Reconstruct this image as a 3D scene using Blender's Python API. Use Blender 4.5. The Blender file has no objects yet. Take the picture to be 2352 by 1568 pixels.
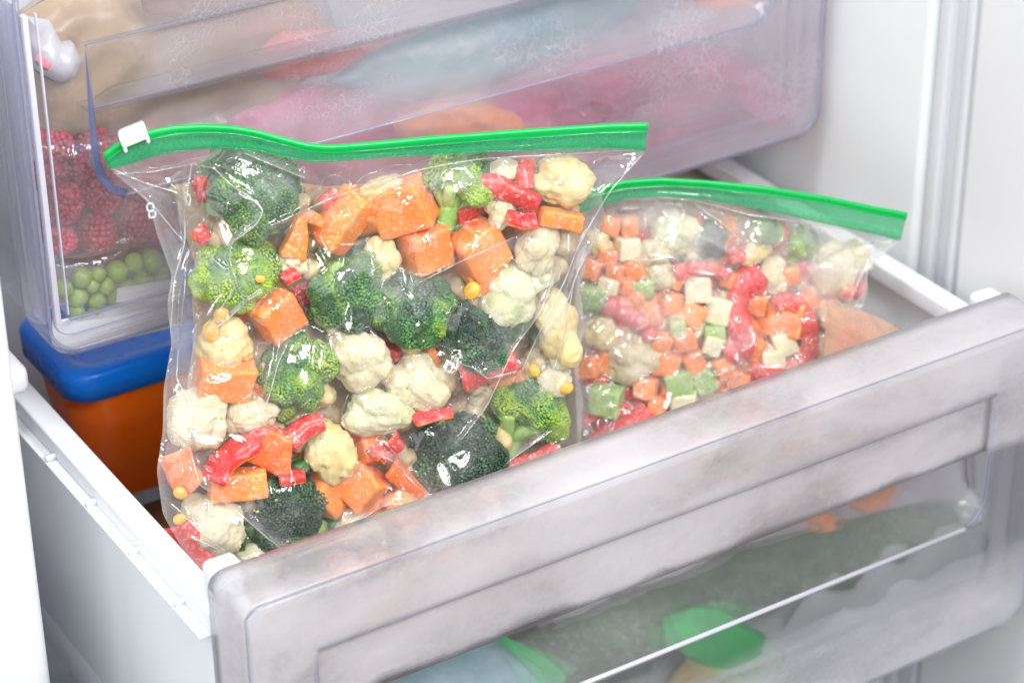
import bpy, math
import numpy as np
from mathutils import Matrix, Vector

# ------------------------------------------------------------------ camera
FPX, HD, PT, RL = 5783.45309, 0.562135504, 0.524075294, -0.00831004335
CAM = np.array([-0.34672014, -0.75461474, 0.60008463])
FW = np.array([math.sin(HD)*math.cos(PT), math.cos(HD)*math.cos(PT), -math.sin(PT)])
_r = np.array([math.cos(HD), -math.sin(HD), 0.0]); _u = np.cross(_r, FW)
RT = math.cos(RL)*_r + math.sin(RL)*_u
UP = -math.sin(RL)*_r + math.cos(RL)*_u
sc = bpy.context.scene
C = bpy.context.collection
cd = bpy.data.cameras.new('camera'); cam = bpy.data.objects.new('camera', cd); C.objects.link(cam)
m = Matrix(((RT[0], UP[0], -FW[0], CAM[0]), (RT[1], UP[1], -FW[1], CAM[1]), (RT[2], UP[2], -FW[2], CAM[2]), (0, 0, 0, 1)))
cam.matrix_world = m
cd.sensor_width = 36; cd.lens = FPX/2352*36; cd.clip_start = .05; cd.clip_end = 50
cd.dof.use_dof = True; cd.dof.focus_distance = 1.12; cd.dof.aperture_fstop = 8
sc.camera = cam
# ------------------------------------------------------------------ light
w = bpy.data.worlds.new('World'); sc.world = w; w.use_nodes = True
w.node_tree.nodes['Background'].inputs[0].default_value = (.93, .96, 1, 1)
w.node_tree.nodes['Background'].inputs[1].default_value = 0.24
def area(name, loc, target, size, power, col=(1, 1, 1), sy=None):
    l = bpy.data.lights.new(name, 'AREA'); l.energy = power; l.color = col; l.size = size
    if sy: l.shape = 'RECTANGLE'; l.size_y = sy
    o = bpy.data.objects.new(name, l); C.objects.link(o); o.location = loc
    o.rotation_euler = (Vector(target)-Vector(loc)).to_track_quat('-Z', 'Y').to_euler()
    return o
area('key_softbox', (.55, -1.15, 1.25), (.18, .08, 0), .42, 26, (1, .985, .96))
area('fill_softbox', (-1.1, -.75, .75), (.1, .1, -.05), 1.5, 17, (.95, .98, 1))
area('top_softbox', (-.15, -.35, 1.5), (.2, .1, 0), .30, 12, (1, 1, 1))
area('added_glint_light', (-.02, -1.05, 1.02), (.15, .08, 0), .34, 8, (1, 1, 1))  # unseen light added near the camera so the film shows glints
sc.view_settings.view_transform = 'Standard'; sc.view_settings.look = 'None'
sc.view_settings.exposure = 0.03; sc.view_settings.gamma = 1
sc.render.engine = 'CYCLES'
cy = sc.cycles
cy.use_denoising = True
cy.max_bounces = 16; cy.transparent_max_bounces = 40; cy.transmission_bounces = 12
cy.diffuse_bounces = 4; cy.glossy_bounces = 4
cy.caustics_refractive = True; cy.sample_clamp_indirect = 4

# ------------------------------------------------------------------ helpers
def ray(px, py):
    return (px-1176.)/FPX*RT - (py-784.)/FPX*UP + FW
def at(px, py, y=None, z=None, x=None):
    d = ray(px, py)
    i, v = (1, y) if y is not None else ((2, z) if z is not None else (0, x))
    return CAM + d*(v-CAM[i])/d[i]
def proj(P):
    v = np.asarray(P)-CAM; k = v@FW
    return np.stack([1176+FPX*(v@RT)/k, 784-FPX*(v@UP)/k], -1)
PX = 1.12/FPX          # metres per picture unit at the bags

def snoise(P, scale, seed, octaves=3):
    r = np.random.RandomState(seed); out = np.zeros(len(P)); a = 1.; s = scale
    for o in range(octaves):
        for k in range(5):
            d = r.normal(size=3); d /= np.linalg.norm(d)
            out += a*np.sin(P@d*s*(.7+.6*r.rand()) + r.rand()*6.28)/2.2
        a *= .5; s *= 2.1
    return out

def mesh_obj(name, V, F, mat, parent=None, smooth=True, mats=None, fm=None, tone=None):
    me = bpy.data.meshes.new(name)
    V = np.asarray(V, float)
    if isinstance(F, np.ndarray):
        n = F.shape[1]
        me.vertices.add(len(V)); me.vertices.foreach_set('co', V.ravel())
        me.loops.add(F.size); me.loops.foreach_set('vertex_index', F.ravel().astype(np.int32))
        me.polygons.add(len(F)); me.polygons.foreach_set('loop_start', np.arange(0, F.size, n, dtype=np.int32))
        me.polygons.foreach_set('loop_total', np.full(len(F), n, dtype=np.int32))
        me.update(calc_edges=True); me.validate()
    else:
        me.from_pydata([tuple(v) for v in V], [], F)
    for mm in (mats or [mat]): me.materials.append(mm)
    if fm is not None: me.polygons.foreach_set('material_index', np.asarray(fm, np.int32))
    if tone is not None:
        a = me.attributes.new('tone', 'FLOAT', 'POINT'); a.data.foreach_set('value', np.asarray(tone, np.float32))
    me.polygons.foreach_set('use_smooth', [smooth]*len(me.polygons))
    me.update()
    o = bpy.data.objects.new(name, me); C.objects.link(o)
    if parent: o.parent = parent
    return o
def tag(o, label, cat, group=None, kind=None):
    if label: o['label'] = label
    if cat: o['category'] = cat
    if group: o['group'] = group
    if kind: o['kind'] = kind
    return o
def empty(name, label, cat, loc=(0, 0, 0), group=None):
    o = bpy.data.objects.new(name, None); C.objects.link(o); o.location = loc
    o.empty_display_size = .01
    return tag(o, label, cat, group)
def bevel(o, wd=.001, seg=2):
    b = o.modifiers.new('bevel', 'BEVEL'); b.width = wd; b.segments = seg; b.limit_method = 'ANGLE'
    b.harden_normals = False
    return o
def box(name, lo, hi, mat, parent=None, bev=.001):
    x0, y0, z0 = lo; x1, y1, z1 = hi
    V = [(x0,y0,z0),(x1,y0,z0),(x1,y1,z0),(x0,y1,z0),(x0,y0,z1),(x1,y0,z1),(x1,y1,z1),(x0,y1,z1)]
    F = [(0,3,2,1),(4,5,6,7),(0,1,5,4),(1,2,6,5),(2,3,7,6),(3,0,4,7)]
    o = mesh_obj(name, V, F, mat, parent, smooth=True)
    if bev: bevel(o, bev, 3)
    return o
def boxes(name, L, mat, parent=None, bev=.0008):
    V = []; F = []
    for lo, hi in L:
        x0, y0, z0 = lo; x1, y1, z1 = hi; b = len(V)
        V += [(x0,y0,z0),(x1,y0,z0),(x1,y1,z0),(x0,y1,z0),(x0,y0,z1),(x1,y0,z1),(x1,y1,z1),(x0,y1,z1)]
        F += [tuple(b+i for i in f) for f in [(0,3,2,1),(4,5,6,7),(0,1,5,4),(1,2,6,5),(2,3,7,6),(3,0,4,7)]]
    o = mesh_obj(name, V, F, mat, parent)
    if bev: bevel(o, bev, 3)
    return o
def grid_faces(nu, nv, off=0, flip=False):
    i, j = np.meshgrid(np.arange(nv-1), np.arange(nu-1), indexing='ij')
    a = (i*nu+j).ravel()+off
    F = np.stack([a, a+1, a+1+nu, a+nu], 1)
    return F[:, ::-1] if flip else F
def tube(name, pts, r, mat, parent=None, n=8, ry=None, up=(0, 0, 1), closed=False):
    P = np.asarray(pts, float); T = np.gradient(P, axis=0)
    if closed: T = np.roll(P, -1, 0)-np.roll(P, 1, 0)
    T /= np.linalg.norm(T, axis=1)[:, None]+1e-12
    up = np.asarray(up, float); A = np.cross(T, up); A /= np.linalg.norm(A, axis=1)[:, None]+1e-12
    B = np.cross(A, T); ry = ry or r
    rr = np.broadcast_to(np.asarray(r, float), (len(P),)); rb = np.broadcast_to(np.asarray(ry, float), (len(P),))
    an = np.arange(n)/n*2*math.pi
    V = P[:, None]+A[:, None]*(rr[:, None]*np.cos(an))[..., None]+B[:, None]*(rb[:, None]*np.sin(an))[..., None]
    V = V.reshape(-1, 3); F = []
    L = len(P)
    for i in range(L if closed else L-1):
        for j in range(n):
            a = i*n+j; b = i*n+(j+1) % n; k = ((i+1) % L)*n
            F.append((a, b, k+(j+1) % n, k+j))
    if not closed:
        F.append(tuple(range(n))[::-1]); F.append(tuple((L-1)*n+j for j in range(n)))
    return mesh_obj(name, V, F, mat, parent)
def spline(pts, n, smooth=True):
    P = np.asarray(pts, float); d = np.r_[0, np.cumsum(np.linalg.norm(np.diff(P, axis=0), axis=1))]
    t = np.linspace(0, d[-1], n); out = np.stack([np.interp(t, d, P[:, k]) for k in range(P.shape[1])], 1)
    if smooth and n > 8:
        w_ = max(3, n//(len(P)*2)) | 1
        pad = np.concatenate([np.repeat(out[:1]*1, w_, 0)-0, out, np.repeat(out[-1:], w_, 0)])
        # reflect padding keeps the ends
        pad[:w_] = 2*out[0]-out[1:w_+1][::-1]; pad[-w_:] = 2*out[-1]-out[-w_-1:-1][::-1]
        ker = np.hanning(w_+2)[1:-1]; ker /= ker.sum()
        out2 = np.stack([np.convolve(pad[:, k], ker, 'same')[w_:-w_] for k in range(P.shape[1])], 1)
        out2[0] = out[0]; out2[-1] = out[-1]; out = out2
    return out

# ------------------------------------------------------------------ materials
def newmat(name):
    m = bpy.data.materials.new(name); m.use_nodes = True; m.node_tree.nodes.clear()
    return m, m.node_tree.nodes, m.node_tree.links
def N(ns, t, **k):
    n = ns.new(t)
    for a, v in k.items():
        if a.startswith('i_'): n.inputs[int(a[2:])].default_value = v
        else: setattr(n, a, v)
    return n
def noise(ns, ls, co, scale, detail=4, rough=.6, dist=0):
    n = N(ns, 'ShaderNodeTexNoise'); n.inputs['Scale'].default_value = scale; n.inputs['Detail'].default_value = detail
    n.inputs['Roughness'].default_value = rough; n.inputs['Distortion'].default_value = dist
    ls.new(co, n.inputs['Vector']); return n.outputs[0]
def ramp(ns, ls, src, stops):
    r = N(ns, 'ShaderNodeValToRGB'); e = r.color_ramp.elements
    e[0].position, e[0].color = stops[0][0], stops[0][1]; e[1].position, e[1].color = stops[-1][0], stops[-1][1]
    for p, c in stops[1:-1]:
        x = e.new(p); x.color = c
    ls.new(src, r.inputs[0]); return r.outputs[0]
def g(v): return (v, v, v, 1)
def c4(c): return (c[0], c[1], c[2], 1)
def mixc(ns, ls, f, a, b):
    n = N(ns, 'ShaderNodeMix', data_type='RGBA')
    for s, v in ((0, f), (6, a), (7, b)):
        if hasattr(v, 'is_output') or hasattr(v, 'links'): ls.new(v, n.inputs[s])
        else: n.inputs[s].default_value = v if s == 0 else c4(v)
    return n.outputs[2]
def mth(ns, ls, op, a, b=None):
    n = N(ns, 'ShaderNodeMath', operation=op)
    for s, v in ((0, a), (1, b)):
        if v is None: continue
        if hasattr(v, 'links'): ls.new(v, n.inputs[s])
        else: n.inputs[s].default_value = v
    return n.outputs[0]
def coords(ns, per_obj=True):
    return N(ns, 'ShaderNodeTexCoord').outputs['Object']
def bump(ns, ls, h, strength, dist):
    b = N(ns, 'ShaderNodeBump'); b.inputs['Strength'].default_value = strength; b.inputs['Distance'].default_value = dist
    ls.new(h, b.inputs['Height']); return b.outputs[0]
def plastic(name, col, rough=.35, spec=.5, bmp=0, var=.03, sss=0):
    m, ns, ls = newmat(name); p = N(ns, 'ShaderNodeBsdfPrincipled'); o = N(ns, 'ShaderNodeOutputMaterial')
    ls.new(p.outputs[0], o.inputs[0]); co = coords(ns)
    f = noise(ns, ls, co, 14, 4)
    dark = tuple(c*(1-var*2) for c in col)
    ls.new(mixc(ns, ls, f, dark, col), p.inputs['Base Color'])
    rr = N(ns, 'ShaderNodeMapRange'); rr.inputs[3].default_value = rough*.8; rr.inputs[4].default_value = rough*1.25
    ls.new(noise(ns, ls, co, 60, 3), rr.inputs[0]); ls.new(rr.outputs[0], p.inputs['Roughness'])
    p.inputs['Specular IOR Level'].default_value = spec
    if sss: p.inputs['Subsurface Weight'].default_value = sss; p.inputs['Subsurface Radius'].default_value = (.006, .005, .004); p.inputs['Subsurface Scale'].default_value = 1
    if bmp: ls.new(bump(ns, ls, noise(ns, ls, co, 240, 4), bmp, .0006), p.inputs['Normal'])
    return m
def veg(name, c1, c2, frost=.35, rough=.4, bscale=500, bstr=.35, sss=.25, fscale=160, fr_col=(.86, .84, .82), tone=False, c3=None, fthr=.52, vscale=60):
    """food surface: two body colours, ice crystals in speckles and patches"""
    m, ns, ls = newmat(name); p = N(ns, 'ShaderNodeBsdfPrincipled'); o = N(ns, 'ShaderNodeOutputMaterial')
    ls.new(p.outputs[0], o.inputs[0]); co = coords(ns)
    mp = N(ns, 'ShaderNodeVectorMath', operation='ADD'); oi = N(ns, 'ShaderNodeObjectInfo')
    ls.new(co, mp.inputs[0]); ls.new(oi.outputs['Random'], mp.inputs[1]); co = mp.outputs[0]
    if tone:
        at_ = N(ns, 'ShaderNodeAttribute', attribute_name='tone')
        f = mth(ns, ls, 'ADD', at_.outputs['Fac'], mth(ns, ls, 'MULTIPLY', mth(ns, ls, 'SUBTRACT', noise(ns, ls, co, 120, 3), .5), .7))
        col = ramp(ns, ls, f, [(0, c4(c1)), (.45, c4(c3)), (1, c4(c2))])
    else:
        f = ramp(ns, ls, noise(ns, ls, co, vscale, 4), [(.35, g(0)), (.65, g(1))])
        col = mixc(ns, ls, f, c1, c2)
    fine = ramp(ns, ls, noise(ns, ls, co, fscale*5, 3, .7), [(fthr, g(0)), (fthr+.14, g(1))])
    patch = ramp(ns, ls, noise(ns, ls, co, fscale*.35, 3), [(.38, g(.12)), (.66, g(1))])
    fr = mth(ns, ls, 'MULTIPLY', mth(ns, ls, 'MULTIPLY', fine, patch), min(1, frost*1.6))
    fr2 = mth(ns, ls, 'ADD', fr, mth(ns, ls, 'MULTIPLY', patch, frost*.28))
    col = mixc(ns, ls, fr2, col, fr_col)
    ls.new(col, p.inputs['Base Color'])
    p.inputs['Roughness'].default_value = rough
    p.inputs['Specular IOR Level'].default_value = .5
    if sss:
        p.inputs['Subsurface Weight'].default_value = sss; p.inputs['Subsurface Radius'].default_value = (.004, .003, .002); p.inputs['Subsurface Scale'].default_value = 1
    ls.new(bump(ns, ls, noise(ns, ls, co, bscale, 5, .65), bstr, .0008), p.inputs['Normal'])
    return m
def film(name, tint=(1, 1, 1), haze=.08, gl=.06, rough=.05, bstr=.5, milk=(.93, .93, .94), hz_scale=22, hlo=.45, hhi=.75, fine=0.35, speck=.5):
    """thin clear polythene: see-through, mirror glints, breath of ice inside"""
    m, ns, ls = newmat(name); o = N(ns, 'ShaderNodeOutputMaterial'); co = coords(ns)
    tr = N(ns, 'ShaderNodeBsdfTransparent'); tr.inputs[0].default_value = c4(tint)
    gb = N(ns, 'ShaderNodeBsdfGlossy'); gb.inputs['Roughness'].default_value = rough
    df = N(ns, 'ShaderNodeBsdfDiffuse'); df.inputs[0].default_value = c4(milk)
    tl = N(ns, 'ShaderNodeBsdfTranslucent'); tl.inputs[0].default_value = c4(milk)
    hz = N(ns, 'ShaderNodeMixShader'); hz.inputs[0].default_value = .5
    ls.new(df.outputs[0], hz.inputs[1]); ls.new(tl.outputs[0], hz.inputs[2])
    n1 = ramp(ns, ls, noise(ns, ls, co, hz_scale, 6, .6, .8), [(hlo, g(0.12)), (hhi, g(1))])
    n2 = ramp(ns, ls, noise(ns, ls, co, 900, 2), [(.62, g(0)), (.72, g(1))])
    hz_at = N(ns, 'ShaderNodeAttribute', attribute_name='tone').outputs['Fac']
    n0 = mth(ns, ls, 'ADD', mth(ns, ls, 'MULTIPLY', n1, haze), mth(ns, ls, 'MULTIPLY', hz_at, mth(ns, ls, 'ADD', .25, noise(ns, ls, co, 90, 5, .65, 1.0))))
    hf = mth(ns, ls, 'ADD', n0, mth(ns, ls, 'MULTIPLY', mth(ns, ls, 'MULTIPLY', n1, n2), speck*haze))
    mx = N(ns, 'ShaderNodeMixShader'); ls.new(hf, mx.inputs[0]); ls.new(tr.outputs[0], mx.inputs[1]); ls.new(hz.outputs[0], mx.inputs[2])
    b1 = mth(ns, ls, 'ADD', noise(ns, ls, co, 34, 4, .55, 1.4), mth(ns, ls, 'MULTIPLY', noise(ns, ls, co, 190, 3), .12*fine))
    nb = bump(ns, ls, b1, bstr, .004)
    ls.new(nb, gb.inputs['Normal'])
    lw = N(ns, 'ShaderNodeLayerWeight'); lw.inputs[0].default_value = .5; ls.new(nb, lw.inputs['Normal'])
    fc = mth(ns, ls, 'ADD', mth(ns, ls, 'MULTIPLY', mth(ns, ls, 'POWER', lw.outputs['Facing'], 3.0), .55), gl)
    m2 = N(ns, 'ShaderNodeMixShader'); ls.new(fc, m2.inputs[0]); ls.new(mx.outputs[0], m2.inputs[1]); ls.new(gb.outputs[0], m2.inputs[2])
    ls.new(m2.outputs[0], o.inputs[0])
    return m
def frosted(name, tint=(.93, .93, .96), see=.35, lo=.25, hi=.62, rough=.22, milk=(.86, .85, .88), clear=None, zc=None, streak=1.0, needles=0):
    """clear rigid plastic with ice on it. clear=(x0,x1): left part without ice"""
    m, ns, ls = newmat(name); o = N(ns, 'ShaderNodeOutputMaterial'); co = coords(ns)
    tr = N(ns, 'ShaderNodeBsdfTransparent'); tr.inputs[0].default_value = c4(tint)
    rf = N(ns, 'ShaderNodeBsdfRefraction'); rf.inputs[0].default_value = c4(tint); rf.inputs['IOR'].default_value = 1.35
    rf.inputs['Roughness'].default_value = rough
    df = N(ns, 'ShaderNodeBsdfDiffuse'); df.inputs[0].default_value = c4(milk)
    tl = N(ns, 'ShaderNodeBsdfTranslucent'); tl.inputs[0].default_value = c4(milk)
    gb = N(ns, 'ShaderNodeBsdfGlossy'); gb.inputs['Roughness'].default_value = .12
    ice = N(ns, 'ShaderNodeMixShader'); ice.inputs[0].default_value = .45
    ls.new(df.outputs[0], ice.inputs[1]); ls.new(tl.outputs[0], ice.inputs[2])
    mp = N(ns, 'ShaderNodeMapping'); mp.inputs['Scale'].default_value = (1, 1, 2.2); ls.new(co, mp.inputs[0])
    n1 = noise(ns, ls, mp.outputs[0], 9, 6, .5, .3)
    n2 = noise(ns, ls, co, 130, 5, .7, 1.0)
    n = mth(ns, ls, 'ADD', mth(ns, ls, 'MULTIPLY', n1, .88), mth(ns, ls, 'MULTIPLY', n2, .12*streak))
    f = ramp(ns, ls, n, [(.38, g(lo)), (.50, g((lo+hi)*.58)), (.62, g(hi))])
    if needles:
        vv = N(ns, 'ShaderNodeTexVoronoi', feature='DISTANCE_TO_EDGE'); vv.inputs['Scale'].default_value = 210; vv.inputs['Randomness'].default_value = 1
        wp = N(ns, 'ShaderNodeVectorMath', operation='ADD'); wn = N(ns, 'ShaderNodeTexNoise'); wn.inputs['Scale'].default_value = 60
        ls.new(co, wn.inputs['Vector']); sc_ = N(ns, 'ShaderNodeVectorMath', operation='SCALE'); sc_.inputs['Scale'].default_value = .02; ls.new(wn.outputs['Color'], sc_.inputs[0])
        ls.new(co, wp.inputs[0]); ls.new(sc_.outputs[0], wp.inputs[1]); ls.new(wp.outputs[0], vv.inputs['Vector'])
        nd = ramp(ns, ls, vv.outputs['Distance'], [(0, g(1)), (.05, g(0))])
        ms = ramp(ns, ls, noise(ns, ls, co, 12, 3), [(.48, g(0)), (.62, g(1))])
        f = mth(ns, ls, 'ADD', f, mth(ns, ls, 'MULTIPLY', mth(ns, ls, 'MULTIPLY', nd, ms), needles))
    if zc:
        sz = N(ns, 'ShaderNodeSeparateXYZ'); ls.new(co, sz.inputs[0])
        wz = mth(ns, ls, 'ADD', sz.outputs[2], mth(ns, ls, 'MULTIPLY', mth(ns, ls, 'SUBTRACT', noise(ns, ls, co, 18, 4), .5), .03))
        rz = ramp(ns, ls, mth(ns, ls, 'MULTIPLY', wz, -5.0), [(zc[0]*5, g(1)), (zc[1]*5, g(zc[4])), (zc[2]*5, g(zc[4])), (zc[3]*5, g(1))])
        f = mth(ns, ls, 'MULTIPLY', f, rz)
    k = None
    if clear:
        sx = N(ns, 'ShaderNodeSeparateXYZ'); ls.new(co, sx.inputs[0])
        wob = mth(ns, ls, 'MULTIPLY', mth(ns, ls, 'SUBTRACT', noise(ns, ls, co, 25, 4), .5), .04)
        q = mth(ns, ls, 'ADD', mth(ns, ls, 'ADD', sx.outputs[0], wob), mth(ns, ls, 'MULTIPLY', sx.outputs[2], clear[2]))
        mr = N(ns, 'ShaderNodeMapRange', interpolation_type='SMOOTHSTEP'); mr.inputs[1].default_value = clear[0]; mr.inputs[2].default_value = clear[1]
        mr.inputs[3].default_value = 0; mr.inputs[4].default_value = 1
        ls.new(q, mr.inputs[0]); k = mr.outputs[0]
        f = mth(ns, ls, 'ADD', mth(ns, ls, 'MULTIPLY', f, k), .05)
    body = N(ns, 'ShaderNodeMixShader')
    if k is not None:
        ls.new(mth(ns, ls, 'MULTIPLY', mth(ns, ls, 'ADD', k, 0.0), 1-see), body.inputs[0])
    else: body.inputs[0].default_value = 1-see
    ls.new(tr.outputs[0], body.inputs[1]); ls.new(rf.outputs[0], body.inputs[2])
    mx = N(ns, 'ShaderNodeMixShader'); ls.new(f, mx.inputs[0]); ls.new(body.outputs[0], mx.inputs[1]); ls.new(ice.outputs[0], mx.inputs[2])
    nb = bump(ns, ls, n2, .25, .0006); ls.new(nb, gb.inputs['Normal']); ls.new(nb, rf.inputs['Normal'])
    lw = N(ns, 'ShaderNodeLayerWeight'); lw.inputs[0].default_value = .5
    fc = mth(ns, ls, 'ADD', mth(ns, ls, 'MULTIPLY', mth(ns, ls, 'POWER', lw.outputs['Facing'], 4.0), .5), .028)
    m2 = N(ns, 'ShaderNodeMixShader'); ls.new(fc, m2.inputs[0]); ls.new(mx.outputs[0], m2.inputs[1]); ls.new(gb.outputs[0], m2.inputs[2])
    ls.new(m2.outputs[0], o.inputs[0])
    return m

M = {}
M['white'] = plastic('white_plastic', (.84, .86, .89), .32, .45)
M['liner'] = plastic('liner_plastic', (.86, .88, .885), .38, .4)
M['door'] = plastic('door_plastic', (.92, .925, .93), .4, .4)
M['gasket'] = plastic('gasket_rubber', (.74, .75, .77), .5, .3)
M['slider'] = plastic('slider_plastic', (.88, .88, .89), .35, .5)
M['zip'] = plastic('zip_green', (.0, .44, .085), .28, .5, sss=.1)
M['zipflap'] = film('zip_flap_green', (.55, .94, .72), .42, .05, .12, .25, (.06, .62, .30), 30, .1, .3)
M['zipflap2'] = film('zip_flap_green_pale', (.66, .95, .78), .40, .06, .12, .3, (.16, .68, .38), 30, .1, .3)
M['blue'] = plastic('blue_lid', (.0, .20, .86), .28, .5, sss=.05)
M['tub'] = plastic('orange_soup_tub', (1.0, .16, .004), .22, .5, var=.15, sss=.3)
M['film'] = film('bag_film', (.975, .975, .975), .07, .065, .05, .28, speck=.9)
M['film2'] = film('bag_film_frosty', (.97, .975, .975), .32, .055, .06, .25, (.92, .90, .90), 30, .38, .68, speck=.9)
M['filmback'] = film('bag_film_back', (.96, .95, .94), .15, .03, .2, .3)
M['filmclear'] = film('bag_film_clear', (.97, .97, .97), .12, .07, .06, .5)
M['fold'] = film('film_fold_highlight_white', (.97, .97, .97), .50, .22, .12, .2, (.97, .97, .97), 90, .25, .75, speck=0)
M['peach'] = film('peach_bag_film', (.99, .84, .74), .75, .05, .2, .4, (.93, .70, .58), 20, .2, .6)
M['broc'] = veg('broccoli_beads', (.007, .036, .014), (.36, .52, .03), .34, .45, 700, .3, 0, 150, (.62, .70, .66), tone=True, c3=(.055, .19, .035), fthr=.53)
M['filler'] = veg('cauliflower_painted_shade', (.50, .38, .23), (.60, .48, .30), .12, .5, 420, .5, .2, 120)  # cauliflower darkened in its colour to deepen the gaps between front pieces
M['stem'] = veg('broccoli_stem', (.22, .46, .06), (.50, .66, .20), .15, .4, 300, .25, .3, 90)
M['caul'] = veg('cauliflower_curd', (.66, .56, .33), (.74, .67, .46), .34, .55, 700, .9, .35, 120)
M['caulg'] = veg('cauliflower_greenish', (.57, .62, .33), (.72, .69, .47), .26, .55, 700, .9, .35, 120)
M['cauly'] = veg('cauliflower_yellow', (.68, .52, .20), (.74, .63, .35), .12, .45, 380, .4, .35, 120)
M['cstem'] = veg('cauliflower_stem', (.74, .80, .50), (.86, .86, .68), .12, .4, 260, .2, .35, 90)
M['carrot'] = veg('carrot_flesh', (.93, .20, .010), (.97, .29, .02), .44, .4, 600, .6, .3, 110, (.93, .70, .58))
M['carrotp'] = veg('carrot_frosted', (.93, .21, .025), (.96, .32, .06), .50, .45, 600, .6, .3, 100, (.92, .66, .56))
M['pep'] = veg('pepper_skin', (.52, .007, .009), (.68, .018, .012), .46, .26, 260, .25, .2, 120, (.9, .6, .6))
M['pepf'] = veg('pepper_flesh', (.84, .13, .02), (.88, .22, .05), .3, .35, 400, .4, .3, 120, (.92, .6, .5))
M['pepd'] = veg('pepper_frosted', (.62, .012, .02), (.70, .035, .03), .55, .35, 400, .5, .2, 120, (.88, .55, .55))
M['corn'] = veg('corn_kernel', (.74, .36, .02), (.82, .48, .06), .12, .3, 200, .2, .3, 120)
M['pale'] = veg('pale_cube_flesh', (.80, .74, .42), (.86, .82, .60), .4, .45, 420, .5, .3, 120)
M['celery'] = veg('green_cube_flesh', (.22, .42, .07), (.48, .64, .25), .5, .45, 420, .5, .3, 120, (.82, .86, .78))
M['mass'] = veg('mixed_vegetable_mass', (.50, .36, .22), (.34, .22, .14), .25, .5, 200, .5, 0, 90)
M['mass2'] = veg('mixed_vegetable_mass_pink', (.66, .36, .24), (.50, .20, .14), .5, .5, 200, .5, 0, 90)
M['rasp'] = veg('raspberry_skin', (.30, .012, .03), (.50, .03, .06), .22, .35, 400, .3, .2, 90, (.75, .45, .52))
M['raspl'] = veg('raspberry_bright', (.62, .035, .075), (.70, .07, .12), .22, .35, 400, .3, .2, 90, (.85, .5, .58))
M['pea'] = veg('pea_skin', (.22, .40, .055), (.34, .50, .12), .25, .35, 300, .35, .25, 90, (.75, .82, .66))
M['label'] = plastic('paper_white', (.74, .77, .79), .6, .2)
M['beige'] = veg('beige_package', (.34, .22, .12), (.56, .42, .27), .12, .3, 60, .6, 0, 20, vscale=14)
M['brown'] = veg('brown_package', (.16, .06, .03), (.28, .11, .06), .1, .4, 60, .4, 0, 20, vscale=18)
M['wood'] = plastic('brown_board', (.30, .15, .055), .5, .3, .2, .25)
M['card'] = plastic('tan_cardboard', (.52, .42, .33), .6, .2, .1, .06)
M['pink'] = veg('pink_fish', (.95, .14, .24), (.92, .36, .32), .2, .4, 60, .3, .2, 20, vscale=20)
M['teal'] = veg('teal_bag', (.10, .25, .28), (.22, .40, .43), .2, .3, 60, .6, 0, 20, vscale=16)
M['berrym'] = veg('dark_berries', (.42, .02, .10), (.66, .10, .24), .25, .4, 160, .5, 0, 60, (.6, .42, .5))
M['orangem'] = veg('orange_mass', (.85, .22, .03), (.88, .34, .10), .3, .4, 160, .4, .2, 60, (.9, .6, .5))
M['leaf'] = veg('leafy_greens', (.004, .022, .006), (.035, .10, .018), .25, .4, 160, .6, 0, 50, (.5, .6, .5), vscale=40)
M['dark'] = veg('dark_food', (.05, .04, .03), (.10, .09, .06), .2, .4, 160, .6, 0, 50, (.4, .4, .38), vscale=30)
M['greybag'] = veg('grey_bag', (.58, .62, .62), (.72, .75, .75), .15, .35, 40, .6, 0, 20, vscale=14)
M['milkbag'] = veg('white_bag', (.52, .52, .53), (.74, .74, .76), .15, .25, 60, .8, 0, 20, vscale=18)
M['ice'] = plastic('ice_patch', (.80, .84, .85), .35, .5, .5)
M['panel'] = frosted('lower_front_plastic', (.97, .965, .98), .52, .22, .58, .12, (.95, .93, .96), zc=(.060, .067, .125, .16, .14))
M['panelu'] = frosted('upper_front_plastic', (.97, .965, .98), .72, .06, .23, .10, (.84, .80, .86), needles=.22, clear=(.045, .085, -.16))
M['edge'] = film('plastic_edge', (.72, .76, .90), .30, .14, .12, .1, (.80, .82, .93), 40, .1, .3)
M['edgeb'] = film('plastic_edge_blue', (.40, .50, .80), .35, .14, .12, .1, (.42, .50, .80), 40, .1, .3)  # blue of light bent inside the clear edge, put into the colour
M['edgew'] = plastic('plastic_edge_white', (.80, .80, .87), .2, .6)
M['basket'] = frosted('basket_plastic', (.93, .94, .97), .75, .05, .2, .1)
M['peachm'] = veg('peach_mass', (.90, .50, .33), (.92, .60, .44), .3, .4, 160, .4, .2, 60)
M['crumb'] = veg('vegetable_crumbs', (.70, .50, .20), (.30, .42, .08), .1, .4, 300, .3, 0, 120)

# ------------------------------------------------------------------ freezer
fz = empty('freezer', 'white freezer compartment with smooth side walls and open door around the drawers', 'freezer', (0, .13, -.5))
def pp(o):   # keep world placement when parented to an offset empty
    o.location = -np.array(o.parent.location); return o
pp(box('side_wall', (-.30, .13, -.9), (-.036, .75, .9), M['white'], fz, .009))
pp(box('liner_wall', (.452, .119, -.9), (.50, .75, .9), M['liner'], fz, .004))
pp(box('back_wall', (-.036, .60, -.9), (.452, .66, .9), M['liner'], fz, 0))
gs = []
for k, (a, b, d) in enumerate([(.1085, .117, .455), (.099, .1065, .4575), (.0905, .097, .454)]):
    gs.append(((d, a, -.9), (.50, b, .9)))
pp(boxes('door_gasket', gs, M['gasket'], fz, .002))
pp(box('gasket_channel', (.459, .085, -.9), (.49, .12, .9), M['gasket'], fz, 0))
dr = pp(box('door', (.452, -.9, -.9), (.56, .0875, .9), M['door'], fz, .005))
V = []
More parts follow.
